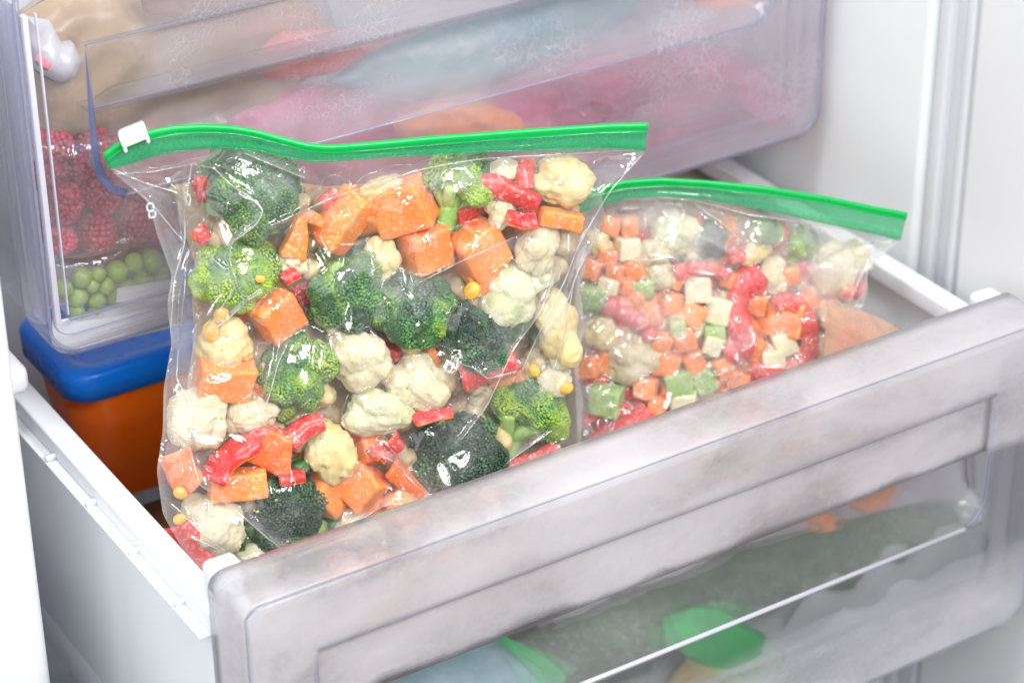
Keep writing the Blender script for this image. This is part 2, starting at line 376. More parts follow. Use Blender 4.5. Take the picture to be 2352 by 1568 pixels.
# moulded bottle ledge on the inner face of the door
pp(box('door_shelf_ledge', (.441, -.50, -.5), (.4525, -.065, -.255), M['door'], fz, .006))
pp(box('drawer_runner', (-.036, .205, .0), (-.004, .56, .014), M['white'], fz, .004))

# ------------------------------------------------------------------ drawers
W = .437; H = .176
def front_sheet():
    r = .014
    xs = np.unique(np.r_[np.linspace(0, .014, 8), np.linspace(.014, .0285, 5), .0300, .0306, .0312, np.linspace(.033, .403, 75), .4040, .4046, .4052, np.linspace(.407, W-.014, 4), np.linspace(W-.014, W, 8)])
    zs = np.unique(np.r_[np.linspace(-H, -H+.014, 8), np.linspace(-H+.014, -.1075, 12), np.linspace(-.1068, -.1055, 3), np.linspace(-.104, -.066, 18), -.0655, -.0640, -.0634, np.linspace(-.062, -.034, 8), -.0325, -.0312, -.0306, np.linspace(-.029, -.004, 6), 0])[::-1]
    X, Z = np.meshgrid(xs, zs)
    # rounded lower corners of the sheet
    dzb = np.clip(r-(Z+H), 0, r); ins = r-np.sqrt(np.maximum(r*r-dzb*dzb, 0))
    dzt = np.clip(.006+Z, 0, .006); ins = ins+(.006-np.sqrt(np.maximum(.006**2-dzt**2, 0)))
    X = np.clip(X, ins, W-ins)
    Y = np.zeros_like(X)
    # finger recess with rounded lower corners
    rr = .018
    xl, xr, zt, zb = .0303, .4046, -.0309, -.106
    ddx = np.maximum(np.maximum(xl+rr-X, X-(xr-rr)), 0); ddz = np.maximum(zb+rr-Z, 0)
    inside = (X > xl) & (X < xr) & (Z < zt) & (Z > zb) & (ddx**2+ddz**2 < rr**2+1e-9)
    upper = inside & (Z > -.0637)
    lower = inside & ~upper
    Y[upper] = .0035
    t = np.clip((-.0637-Z)/(.106-.0637), 0, 1)
    Y[lower] = (.024*(1-t**3))[lower]
    ex = np.minimum(np.abs(X-xl), np.abs(X-xr)); Y[lower] *= np.clip(ex/.02, .45, 1)[lower]**.5
    return X, Y, Z, len(xs), len(zs)
def rrect(y, ins=0, n=10, r=.014, rt=.006):
    P = []
    for (cx, cz, rad, a0) in ((rt, -rt, rt, 180), (W-rt, -rt, rt, 90), (W-r, -H+r, r, 0), (r, -H+r, r, 270)):
        for k in range(n+1):
            a = math.radians(a0-90*k/n); P.append((cx+(rad-ins)*math.cos(a), y, cz+(rad-ins)*math.sin(a)))
    return np.array(P)
def front_panel(parent, mat, depth=.029):
    X, Y, Z, nu, nv = front_sheet()
    V = np.stack([X, Y, Z], -1).reshape(-1, 3)
    p = mesh_obj('front_panel', V, grid_faces(nu, nv), mat, parent)
    s = p.modifiers.new('s', 'SOLIDIFY'); s.thickness = .0022; s.offset = -1
    # wrap-round band: top, sides, underside
    L = [rrect(y, i) for y, i in ((0.0, .0005), (.0006, 0), (.010, 0), (.020, 0), (depth, 0))]
    n = len(L[0]); V = np.concatenate(L); F = []
    for k in range(len(L)-1):
        for j in range(n):
            F.append((k*n+j, k*n+(j+1) % n, (k+1)*n+(j+1) % n, (k+1)*n+j))
    q = mesh_obj('panel_edge', V, F, mat, parent)
    s = q.modifiers.new('s', 'SOLIDIFY'); s.thickness = .0022; s.offset = 1
    # added rims whose pale bluish colour stands in for light refracted in the edges
    a = rrect(depth, -.0002)
    tube('back_rim', a, .0006, M['edge'], parent, 6, up=(0, 1, 0), closed=True)
    tube('front_rim', rrect(-.0002, .0008), .0009, M['edge'], parent, 6, up=(0, 1, 0), closed=True)
    tube('inner_rim', rrect(.006, .005), .0004, M['edge'], parent, 6, up=(0, 1, 0), closed=True)
    tube('handle_side', [(.0303, -.0006, -.031), (.0303, -.0006, -.086), (.0315, -.0006, -.0935), (.0365, -.0006, -.1015), (.0425, -.0006, -.1052)], .0012, M['edgeb'], parent, 8, ry=.0022)
    tube('handle_side', [(.4046, -.0006, -.031), (.4046, -.0006, -.086), (.4034, -.0006, -.0945), (.399, -.0006, -.1015), (.392, -.0006, -.1055)], .0008, M['edge'], parent, 8, ry=.0011)
    tube('handle_top', [(.0303, .0, -.0309), (.22, .0, -.0309), (.4046, .0, -.0309)], .0005, M['edge'], parent, 6)
    tube('handle_grip', [(.032, .0055, -.0637), (.22, .0055, -.0637), (.403, .0055, -.0637)], .0006, M['edge'], parent, 6)
    tube('handle_ledge', [(.0425, -.0006, -.1055), (.22, -.0006, -.1057), (.392, -.0006, -.1055)], .0012 if mat is M['panel'] else .0007, M['edgew'] if mat is M['panel'] else M['edge'], parent, 8)
    return p
ZO = .2035; YU = .185
def drawer(loc, label, panelmat, boxmat, lower):
    d = empty('drawer', label, None); d.parent = fz; d.location = np.array(loc)-np.array(fz.location)
    front_panel(d, panelmat)
    y1 = .36; fl = -.165
    if lower:
        for s in (0, 1):
            fx = (lambda x: x) if s == 0 else (lambda x: W-x)
            def B(name, L, mat=M['white'], bev=.0008, fx=fx):
                LL = []
                for lo, hi in L:
                    a, b = fx(lo[0]), fx(hi[0]); LL.append(((min(a, b), lo[1], lo[2]), (max(a, b), hi[1], hi[2])))
                return boxes(name, LL, mat, d, bev)
            B('side_rail', [((-.0015, .0305, -.030), (.0105, y1, -.020))], bev=.0012)
            B('rail_lip', [((-.0068, .0305, -.0312), (-.0012, y1, -.0296))], bev=.0004)
            for yy in (.055, .10, .145, .19, .235): B('rail_gusset', [((-.0064, yy, -.0298), (-.0012, yy+.0018, -.0262))], bev=0)
            B('side_wall', [((-.0004, .0305, -.143), (.0035, y1, -.0290))], bev=.0008)
            B('side_foot', [((.0005, .0305, -.166), (.0028, y1, -.1435))], M['edgew'], .0004)
            B('corner_tab', [((.0015, .0305, -.03), (.0165, .043, -.0005))], bev=.003)
        box('floor', (.0055, .0305, fl-.003), (W-.0055, y1, fl), M['white'], d, 0)
        box('back_wall', (.0055, y1, fl), (W-.0055, y1+.003, -.03), M['white'], d, 0)
    else:
        boxes('side_wall', [((.003, .0305, -.170), (.0052, y1, -.03))], boxmat, d, .0005)
        boxes('side_wall', [((W-.0052, .0305, -.170), (W-.003, y1, -.03))], boxmat, d, .0005)
        box('floor', (.0055, .0305, fl-.003), (W-.0055, y1, fl), boxmat, d, 0)
        boxes('corner_post', [((.0052, .0035, -.163), (.0078, .0075, -.014)), ((.0115, .0042, -.160), (.0123, .0065, -.014))], M['edgew'], d, .0004)
        boxes('corner_post', [((W-.0078, .0035, -.163), (W-.0062, .0075, -.014))], M['edge'], d, .0004)
        boxes('bottom_ledge', [((.0123, .0045, -.1635), (W-.012, .0070, -.1622))], M['edge'], d, .0002)
        box('inner_post', (.0015, .010, -.165), (.0045, .026, -.01), M['edge'], d, .001)
    return d
drawer((0, 0, 0), 'pulled out lower drawer with frosted front and white side rails, holding the two bags', M['panel'], M['white'], True)
drawer((0, YU, ZO), 'closed upper drawer with icy clear front, berries and peas showing behind it', M['panelu'], M['basket'], False)
d3 = drawer((0, YU, -.2075), 'closed bottom drawer seen only below the side of the pulled out drawer', M['panel'], M['basket'], False)

# ------------------------------------------------------------------ shape builders
def ico(n):
    import bmesh
    bm = bmesh.new(); bmesh.ops.create_icosphere(bm, subdivisions=n, radius=1)
    V = np.array([v.co[:] for v in bm.verts]); F = np.array([[v.index for v in f.verts] for f in bm.faces]); bm.free()
    return V, F
ICO = {k: ico(k) for k in (1, 2, 3, 4, 5, 6)}
def radial(D, cs, rs, base):
    """distance along unit directions D to the outside of the union of balls"""
    out = np.full(len(D), base)
    for c, r in zip(cs, rs):
        b = D@c; disc = b*b-(c@c-r*r)
        t = np.where(disc > 0, b+np.sqrt(np.maximum(disc, 0)), 0)
        out = np.maximum(out, t)
    return out
def basis(ang, out, spin=0):
    """axis in the picture plane at angle ang (deg, 0=right, 90=up), leaning `out` deg towards the viewer"""
    a = math.radians(ang); o = math.radians(out)
    ax = (math.cos(a)*RT+math.sin(a)*UP)*math.cos(o)-FW*math.sin(o)
    t = np.cross(ax, -FW+.01*UP); t /= np.linalg.norm(t); b = np.cross(ax, t)
    s = math.radians(spin); t2 = math.cos(s)*t+math.sin(s)*b; b2 = np.cross(ax, t2)
    return np.stack([t2, b2, ax], 1)      # columns
def set_m(o, pos, B=None):
    Mx = np.eye(4); Mx[:3, 3] = pos
    if B is not None: Mx[:3, :3] = B
    o.matrix_world = Matrix(Mx.tolist())
def broccoli(pos, R, ang, out, seed, bright, label, asp=1.0, stemlen=1.0, group=None):
    rs = np.random.RandomState(seed)
    o = empty('broccoli_floret', label, 'broccoli', group=group)
    n = rs.randint(8, 12)
    cs = []; rr = []; tn = []
    for i in range(n):
        ph = i*2.4+rs.rand()*.5; th = math.acos(1-(i+.5)/n*.95)
        d = np.array([math.sin(th)*math.cos(ph), math.sin(th)*math.sin(ph), math.cos(th)])
        cs.append(d*R*rs.uniform(.48, .60)); rr.append(R*rs.uniform(.32, .46)); tn.append(rs.uniform(-.14, .14)+bright+.42*(1-d[2]))
    cs = np.array(cs); rr = np.array(rr)
    V, F = ICO[4]; D = V
    rad = radial(D, cs, rr, R*.42)
    below = np.clip((-.15-D[:, 2])/.4, 0, 1); rad = rad*(1-.45*below)
    P = D*rad[:, None]*.97
    # beads
    nb = int(4*math.pi*R*R*.75/(1.7e-6)); nb = min(nb, 3000)
    k = np.arange(nb)+.5; zz = 1-1.35*k/nb; ph = k*2.399963
    s = np.sqrt(1-zz**2); Db = np.stack([s*np.cos(ph), s*np.sin(ph), zz], 1)+rs.normal(size=(nb, 3))*.012
    Db /= np.linalg.norm(Db, axis=1)[:, None]
    rb = radial(Db, cs, rr, R*.42)
    bV, bF = ICO[1]
    br = (.00062+.00042*rs.rand(nb))*(1+.25*np.sin(snoise(Db*R, 200, seed+5, 1)))
    dep = snoise(Db*R, 420, seed, 2)*.0009
    BP = Db*(rb+dep)[:, None]
    Vb = (BP[:, None]+bV[None]*br[:, None, None]*np.array([1, 1, 1])).reshape(-1, 3)
    Fb = (bF[None]+(np.arange(nb)*len(bV))[:, None, None]).reshape(-1, 3)+len(P)
    # tone: nearest lump
    def tone(Q):
        dd = np.stack([np.linalg.norm(Q-c, axis=1)/r for c, r in zip(cs, rr)], 1)
        return np.array(tn)[dd.argmin(1)]
    tt = np.r_[tone(P)-.1, np.repeat(tone(BP)+rs.normal(size=nb)*.06+dep*150, len(bV))]
    ob = mesh_obj('crown', np.r_[P, Vb], np.r_[F, Fb], M['broc'], o, tone=tt)
    # stalk with side branches
    SV = []; SF = []
    def limb(a, b, r0, r1, m=10):
        a = np.array(a, float); b = np.array(b, float); off = len(SV)
        ax = b-a; L = np.linalg.norm(ax); ax /= L; t = np.cross(ax, [.3, .9, .1]); t /= np.linalg.norm(t); u = np.cross(ax, t)
        for q in range(7):
            f = q/6; r = r0+(r1-r0)*f; c = a+ax*L*f+np.array([math.sin(f*3)*.04*R, 0, 0])
            for j in range(m):
                an = j/m*6.283; rj = r*(1+.10*math.sin(an*3+seed)); SV.append(c+t*rj*math.cos(an)+u*rj*math.sin(an))
        for q in range(6):
            for j in range(m):
                SF.append((off+q*m+j, off+q*m+(j+1) % m, off+(q+1)*m+(j+1) % m, off+(q+1)*m+j))
        SF.append(tuple(off+6*m+j for j in range(m)))
    limb((0, 0, 0), (0, 0, -R*1.0*stemlen), R*.30, R*.26)
    for q in range(5):
        a = q*1.26+rs.rand(); limb((0, 0, -R*.55*stemlen), (math.cos(a)*R*.62, math.sin(a)*R*.62, -R*.02), R*.15, R*.17, 8)
    st = mesh_obj('stem', SV, SF, M['stem'], o)
    B = basis(ang, out, rs.rand()*360)
    sc_ = np.diag([1, 1, asp])
    set_m(o, pos, B@sc_)
    return o
def cauliflower(pos, R, seed, label, asp=(1, 1, 1), roll=0, mat='caul', stem=None, lumps=9, group=None):
    rs = np.random.RandomState(seed)
    o = empty('cauliflower_floret', label, 'cauliflower', group=group)
    cs = []; rr = []
    for i in range(lumps):
        d = rs.normal(size=3); d[2] = abs(d[2])*.8-.1; d /= np.linalg.norm(d)
        cs.append(d*R*rs.uniform(.36, .56)); rr.append(R*rs.uniform(.34, .52))
    V, F = ICO[5]
    rad = radial(V, np.array(cs), np.array(rr), R*.68)
    P = V*rad[:, None]
    P += V*(snoise(P, 420, seed, 3)*R*.022)[:, None]
    P += V*(snoise(P, 1500, seed+2, 2)*.00034)[:, None]
    P = P*np.array(asp)
    mesh_obj('curd', P, F, M[mat], o)
    if stem is not None:
        a = math.radians(stem); d = np.array([math.cos(a), math.sin(a), -.25])
        pts = [d*R*t for t in (.3, .6, .9, 1.12)]
        tube('stem', pts, np.array([.40, .33, .27, .27])*R, M['cstem'], o, 14)
    set_m(o, pos, basis(90, 0)[:, [0, 2, 1]]*np.array([1, 1, -1]) if False else viewB(roll))
    return o
def viewB(roll, tx=0, ty=0):
    """frame with x right, y up, z towards the viewer, then rolled and tilted (deg)"""
    B = np.stack([RT, UP, -FW], 1)
    r, a, b = (math.radians(v) for v in (roll, tx, ty))
    Rz = np.array([[math.cos(r), -math.sin(r), 0], [math.sin(r), math.cos(r), 0], [0, 0, 1]])
    Rx = np.array([[1, 0, 0], [0, math.cos(a), -math.sin(a)], [0, math.sin(a), math.cos(a)]])
    Ry = np.array([[math.cos(b), 0, math.sin(b)], [0, 1, 0], [-math.sin(b), 0, math.cos(b)]])
    return B@Rz@Rx@Ry
def chunk(name, cat, pos, dims, seed, label, mat, roll=0, tx=25, ty=25, rnd=.0012, taper=0, group=None, rough=.0003):
    n = 15; g1 = np.linspace(-1, 1, n); VV = []; FF = []
    for ax in range(3):
        for s in (-1, 1):
            A, Bq = np.meshgrid(g1, g1); P = np.zeros((n*n, 3)); i, j = [(1, 2), (2, 0), (0, 1)][ax]
            P[:, ax] = s; P[:, i] = A.ravel(); P[:, j] = Bq.ravel()
            FF.append(grid_faces(n, n, len(VV)*n*n, flip=(s < 0))); VV.append(P)
    P = np.concatenate(VV); F = np.concatenate(FF)
    h = np.array(dims)/2; Q = P*h
    inner = np.clip(Q, -(h-rnd), h-rnd); d = Q-inner; l = np.linalg.norm(d, axis=1)
    Q = inner+d/np.maximum(l, 1e-9)[:, None]*np.minimum(l, rnd)[:, None]
    rs = np.random.RandomState(seed)
    Q[:, 0] *= 1+taper*Q[:, 1]/h[1]; Q[:, 2] *= 1+.10*rs.uniform(-1, 1)*Q[:, 0]/h[0]
    Q[:, 1] += rs.uniform(-.1, .1)*Q[:, 0]
    nn = np.stack([snoise(Q, 260, seed+k, 3) for k in range(3)], 1)
    Q += nn*rough
    o = mesh_obj(name, Q, F, M[mat]); tag(o, label, cat, group)
    w_ = o.data; import bmesh
    bm = bmesh.new(); bm.from_mesh(w_); bmesh.ops.remove_doubles(bm, verts=bm.verts, dist=1e-6); bmesh.ops.recalc_face_normals(bm, faces=bm.faces); bm.to_mesh(w_); bm.free()
    set_m(o, pos, viewB(roll, tx, ty))
    return o
def strip(pts3, wid, thk, seed, label, cat='red pepper', name='pepper_strip', mats=('pep', 'pepf'), face=None, group=None):
    """curved slice: skin on one side, flesh on the other"""
    thk = thk*.62; wid = wid*1.42; P = spline(pts3, 26); T = np.gradient(P, axis=0); T /= np.linalg.norm(T, axis=1)[:, None]
    f = -FW*1.0+UP*.35 if face is None else np.asarray(face, float); f = f/np.linalg.norm(f)
    rt_ = np.random.RandomState(seed).uniform(-50, 50)*math.pi/180
    S = np.cross(T, f); S /= np.linalg.norm(S, axis=1)[:, None]; Nn = np.cross(S, T)
    S, Nn = S*math.cos(rt_)+Nn*math.sin(rt_), Nn*math.cos(rt_)-S*math.sin(rt_)
    m = 20; an = np.arange(m)/m*2*math.pi
    ca = np.sign(np.cos(an))*np.abs(np.cos(an))**.45; sa = np.sign(np.sin(an))*np.abs(np.sin(an))**.6
    t = np.linspace(0, 1, len(P)); prof = np.clip(np.minimum(t, 1-t)/.04, .72, 1)**.6*(1-.25*abs(math.sin(seed))*t)
    wob = 1+.16*snoise(P, 190, seed, 2)
    bow = .22*wid*(ca**2)
    V = P[:, None]+S[:, None]*((wid/2*prof*wob)[:, None]*ca)[..., None]+Nn[:, None]*((thk/2*prof)[:, None]*sa-bow[None])[..., None]
    V = V.reshape(-1, 3); V = V+snoise(V, 500, seed, 2)[:, None]*.00018*f
    F = []; fm = []; L = len(P)
    for i in range(L-1):
        for j in range(m):
            F.append((i*m+j, i*m+(j+1) % m, (i+1)*m+(j+1) % m, (i+1)*m+j)); fm.append(0 if sa[j] >= .45 else 1)
    F.append(tuple(range(m))[::-1]); F.append(tuple((L-1)*m+j for j in range(m))); fm += [1, 1]
    c = V.mean(0)
    o = mesh_obj(name, V-c, F, None, mats=[M[k] for k in mats], fm=fm); tag(o, label, cat, group)
    o.location = c
    return o
def pillow(name, label, cat, outline, y, thk, mat, lump=.15, seed=0, nr=26, na=96, group=None, kind=None, parent=None, lscale=120, sag=0, ydx=0, soft=True):
    """closed bulging bag or packet whose edge follows an outline lying at depth y"""
    Q = spline(list(outline)+[outline[0]], na+1, soft)[:-1]
    c2 = Q.mean(0)
    s = np.linspace(0, 1, nr)[:, None, None]
    G = c2+(Q[None]-c2)*s
    Vf = []
    for side in (-1, 1):
        A = np.array([at(p[0], p[1], y=y+ydx*(p[0]-c2[0])) for p in G.reshape(-1, 2)])
        sv = np.repeat(np.linspace(0, 1, nr), na)
        h = thk*np.sqrt(np.maximum(1-sv**2.5, 0))
        h = h*(1+lump*snoise(A, lscale, seed+(side > 0), 3))
        A = A+np.array([0, 1, 0])*(side*h)[:, None]
        if side < 0: A = A+np.array([0, 0, 1])*(snoise(A, 60, seed+9, 2)*.0004)[:, None]
        Vf.append(A)
    V = np.concatenate(Vf); F = []
    for k, off in ((0, 0), (1, nr*na)):
        for i in range(nr-1):
            for j in range(na):
                q = (off+i*na+j, off+i*na+(j+1) % na, off+(i+1)*na+(j+1) % na, off+(i+1)*na+j)
                F.append(q if k else q[::-1])
    c = V.mean(0)
    o = mesh_obj(name, V-c, F, M[mat] if isinstance(mat, str) else mat, parent)
    o.location = c
    if not parent: tag(o, label, cat, group, kind)
    return o

# ------------------------------------------------------------------ zip bags
GL = (-.02, -1.05, 1.02)
class Bag:
    def __init__(s, top, left, right, bottom, Y, nu, nv):
        s.nu, s.nv = nu, nv
        T, B = spline(top, nu), spline(bottom, nu); L, R_ = spline(left, nv), spline(right, nv)
        u = np.linspace(0, 1, nu)[None, :, None]; v = np.linspace(0, 1, nv)[:, None, None]
        G = (1-v)*T[None]+v*B[None]+(1-u)*L[:, None]+u*R_[:, None]-((1-u)*(1-v)*T[0]+u*(1-v)*T[-1]+(1-u)*v*B[0]+u*v*B[-1])
        s.px = G; uu = u[..., 0]; vv = v[..., 0]
        s.y = (1-uu)*(1-vv)*Y[0]+uu*(1-vv)*Y[1]+(1-uu)*vv*Y[2]+uu*vv*Y[3]
        s.u = np.broadcast_to(uu, (nv, nu)); s.v = np.broadcast_to(vv, (nv, nu))
        D = (G[..., 0:1]-1176)/FPX*RT-(G[..., 1:2]-784)/FPX*UP+FW
        s.D = D/np.linalg.norm(D, axis=-1, keepdims=True)
        s.P = CAM+D*((s.y-CAM[1])/D[..., 1])[..., None]
        s.items = []; s.flat = G.reshape(-1, 2)
    def pos(s, px, py, r, back=0.0):
        i = ((s.flat-[px, py])**2).sum(1).argmin()
        y = s.y.ravel()[i]; p = at(px, py, y=y); d = ray(px, py); d /= np.linalg.norm(d)
        s.items.append((px, py, r/PX, back))
        return p+d*(r+back+.0015)
    def film(s, name, mat, parent, creases, seed, glints=(), blobs=(), wr=1.0, backmat=None, drop=.009, pinch=.10):
        nu, nv = s.nu, s.nv
        Hf = np.full((nv, nu), -drop)
        for (px, py, r, back) in s.items:
            d = np.hypot(s.px[..., 0]-px, s.px[..., 1]-py)
            Hf = np.maximum(Hf, .0022-back-(drop+.001)*(d/(1.35*r))**2)
        for _ in range(3):
            Hp = np.pad(Hf, 1, 'edge'); Hf = (Hp[:-2, 1:-1]+Hp[2:, 1:-1]+Hp[1:-1, :-2]+Hp[1:-1, 2:]+2*Hf)/6
        Pf = s.P.reshape(-1, 3)
        wn = snoise(Pf*np.array([1, 1, .55]), 95, seed, 3).reshape(nv, nu)
        sharp = np.abs(snoise(Pf*np.array([1, 1, .5]), 60, seed+3, 3)).reshape(nv, nu)
        sh2 = np.abs(snoise(Pf, 150, seed+7, 2)).reshape(nv, nu)
        ext = np.clip(Hf/-drop, 0, 1)
        Hf = Hf+wr*(.0007*wn+(.0030*ext+.0006)*np.exp(-sharp*7)+.0009*np.exp(-sh2*9))
        for (pts, wd, ht) in creases:
            C_ = spline(pts, 60, False); dmin = np.full((nv, nu), 1e9)
            for a, b in zip(C_[:-1], C_[1:]):
                ab = b-a; t = np.clip(((s.px-a)@ab)/(ab@ab+1e-9), 0, 1); q = s.px-a-t[..., None]*ab
                dmin = np.minimum(dmin, np.hypot(q[..., 0], q[..., 1]))
            Hf = Hf+1.35*ht*np.exp(-(dmin/wd))
        Zb = (s.P-CAM)@FW
        gy, gx = np.gradient(-Zb); pxx = np.gradient(s.px[..., 0]); pyy = np.gradient(s.px[..., 1])
        det = pxx[1]*pyy[0]-pxx[0]*pyy[1]
        bx = (gx*pyy[0]-gy*pyy[1])/det/PX; by = -(gy*pxx[1]-gx*pxx[0])/det/PX
        for (gx0, gy0, rx, ry, ga) in glints:
            ca, sa = math.cos(math.radians(ga)), math.sin(math.radians(ga))
            dx, dy = s.px[..., 0]-gx0, s.px[..., 1]-gy0
            q = np.hypot((dx*ca-dy*sa)/rx, (dx*sa+dy*ca)/ry)
            if q.min() > 1: continue
            p0 = s.P.reshape(-1, 3)[q.ravel().argmin()]
            L_ = np.array(GL)-p0; L_ /= np.linalg.norm(L_); V_ = CAM-p0; V_ /= np.linalg.norm(V_)
            n_ = L_+V_; n_ /= np.linalg.norm(n_); k_ = n_@(-FW)
            hx = -(n_@RT)/k_-bx.ravel()[q.ravel().argmin()]; hy = -(n_@UP)/k_-by.ravel()[q.ravel().argmin()]
            wn_ = np.clip(1.5-q, 0, 1); wn_ = np.clip(wn_*1.8, 0, 1)**.7
            loc = (hx*dx-hy*dy)*PX
            Hf = Hf*(1-wn_)+wn_*(.0020+loc+.0010+  .00009*snoise(Pf, 600, int(gx0), 2).reshape(nv, nu))
        edge = np.minimum(np.minimum(s.u, 1-s.u)*nu/nv, np.minimum(s.v*1.3+.02, 1-s.v))
        wgt = np.clip(edge/pinch, 0, 1); wgt = wgt*wgt*(3-2*wgt)
        F_ = s.P-s.D*(Hf*wgt+.0004)[..., None]
        for k_, (pts, wd, ht) in enumerate(creases):
            C_ = spline(pts, 40); idx = [((s.flat-c_)**2).sum(1).argmin() for c_ in C_]
            Q_ = F_.reshape(-1, 3)[idx]; dd = s.D.reshape(-1, 3)[idx]
            z_ = (Q_-CAM)@FW; z_ = np.convolve(np.r_[[z_[0]]*2, z_, [z_[-1]]*2], np.ones(5)/5, 'valid')
            Q_ = np.array([CAM+ray(*c_)*(zz-.0009) for c_, zz in zip(C_, z_)])
            tt_ = np.linspace(0, 1, 40); rr_ = .00042*np.sin(math.pi*np.clip(tt_, .04, .96))**.5*(.6+.4*np.sin(tt_*17+k_)**2)
            tube('film_fold_highlight', Q_-np.array(parent.location), rr_, M['fold'], parent, 6)  # milky doubled film; its whiteness also paints the bright line along the crease
        bk = .036*np.clip(edge/.22, 0, 1)**.6*np.clip(s.v/.25, .05, 1)
        B_ = s.P+s.D*(bk+.0015*wn*wgt)[..., None]
        hz_ = np.zeros((nv, nu))
        for k_, (pts, wd, ht) in enumerate(creases):
            C_ = spline(pts, 60, False); dm = np.full((nv, nu), 1e9); sg = np.zeros((nv, nu))
            for a, b in zip(C_[:-1], C_[1:]):
                ab = b-a; t = np.clip(((s.px-a)@ab)/(ab@ab+1e-9), 0, 1); q = s.px-a-t[..., None]*ab
                d_ = np.hypot(q[..., 0], q[..., 1]); m_ = d_ < dm; dm = np.where(m_, d_, dm); sg = np.where(m_, q[..., 0]*ab[1]-q[..., 1]*ab[0], sg)
            side = np.where(sg*(1 if k_ % 2 else -1) > 0, 1., .25)
            hz_ = np.maximum(hz_, side*np.exp(-dm/(24 if wd > 4.5 else 11))*.30)
        hz_ = np.maximum(hz_, .34*np.exp(-np.minimum(s.u, 1-s.u)*nu*4/30)); hz_ = np.maximum(hz_, .26*np.exp(-s.v*nv*4/55))
        for (cx_, cy_, rx, ry, am) in blobs: hz_ = np.maximum(hz_, am*np.exp(-(((s.px[..., 0]-cx_)/rx)**2+((s.px[..., 1]-cy_)/ry)**2)))
        V = F_.reshape(-1, 3); c = V.mean(0)
        o = mesh_obj('front_film', V-c, grid_faces(nu, nv, 0, True), mat, parent, tone=hz_.ravel()); o.location = c-np.array(parent.location)
        B_[0] = F_[0]; B_[-1] = F_[-1]; B_[:, 0] = F_[:, 0]; B_[:, -1] = F_[:, -1]
        o2 = mesh_obj('back_film', B_.reshape(-1, 3)-c, grid_faces(nu, nv), backmat or M['filmback'], parent); o2.location = c-np.array(parent.location)
        return F_
    def filler(s, name, label, mats, wts, n, rmin, rmax, d0, d1, seed, lo, hi):
        rs = np.random.RandomState(seed); VV = []; FF = []; fm = []; off = 0; pts = []
        v0, f0 = ICO[4]; tries = 0
        while len(pts) < n and tries < 9000:
            tries += 1
            i = rs.randint(int(s.nv*lo[1]), int(s.nv*hi[1])); j = rs.randint(int(s.nu*lo[0]), int(s.nu*hi[0]))
            p = s.P[i, j]; r = rs.uniform(rmin, rmax)
            if any(np.linalg.norm(p-q) < (r+rq)*.72 for q, rq in pts): continue
            pts.append((p, r)); c = p+s.D[i, j]*(r*.5+rs.uniform(d0, d1))
            k = rs.choice(len(mats), p=wts)
            if mats[k] in ('carrot', 'carrotp', 'pale', 'celery', 'pep', 'pepd'):
                pw = 14.; B = viewB(*rs.uniform(-60, 60, 3)); l = (np.abs(v0)**pw).sum(1)**(-1/pw); Q = (v0*l[:, None]*r*.85*(np.array([1.3, .7, .35]) if mats[k][:3] == 'pep' else 1))@B.T; Q = Q+v0*(snoise(Q, 400, seed, 2)*.0003)[:, None]
            else:
                cs = rs.normal(size=(7, 3)); cs /= np.linalg.norm(cs, axis=1)[:, None]
                Q = v0*radial(v0, cs*r*.5, rs.uniform(.3, .5, 7)*r, r*.6)[:, None]; Q += v0*(snoise(Q, 500, seed+k, 3)*r*(.065 if mats[k] != 'broc' else .09))[:, None]
            Q = Q+c; VV.append(Q); FF.append(f0+off); off += len(v0); fm += [k]*len(f0)
        V = np.concatenate(VV); c = V.mean(0)
        o = mesh_obj(name, V-c, np.concatenate(FF), None, mats=[M[k] for k in mats], fm=fm, tone=np.full(len(V), .3)); o.location = c
        return tag(o, label, 'vegetables', None, 'stuff')
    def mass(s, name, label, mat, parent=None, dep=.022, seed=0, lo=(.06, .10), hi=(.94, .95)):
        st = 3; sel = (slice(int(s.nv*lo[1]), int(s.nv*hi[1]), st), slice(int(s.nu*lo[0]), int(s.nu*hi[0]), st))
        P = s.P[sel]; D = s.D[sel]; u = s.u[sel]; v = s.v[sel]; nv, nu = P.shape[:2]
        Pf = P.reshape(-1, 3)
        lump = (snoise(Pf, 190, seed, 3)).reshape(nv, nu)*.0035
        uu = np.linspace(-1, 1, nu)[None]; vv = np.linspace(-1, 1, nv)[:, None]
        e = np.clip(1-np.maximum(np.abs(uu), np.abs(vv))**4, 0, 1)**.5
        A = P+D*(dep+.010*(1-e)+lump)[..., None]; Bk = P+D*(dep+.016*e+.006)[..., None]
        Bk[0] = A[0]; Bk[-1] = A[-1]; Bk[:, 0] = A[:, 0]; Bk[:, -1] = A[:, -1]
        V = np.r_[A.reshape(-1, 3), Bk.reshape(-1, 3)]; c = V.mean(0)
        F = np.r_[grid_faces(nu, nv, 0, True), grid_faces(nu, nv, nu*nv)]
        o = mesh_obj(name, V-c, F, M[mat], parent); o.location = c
        return tag(o, label, 'vegetables', None, 'stuff')
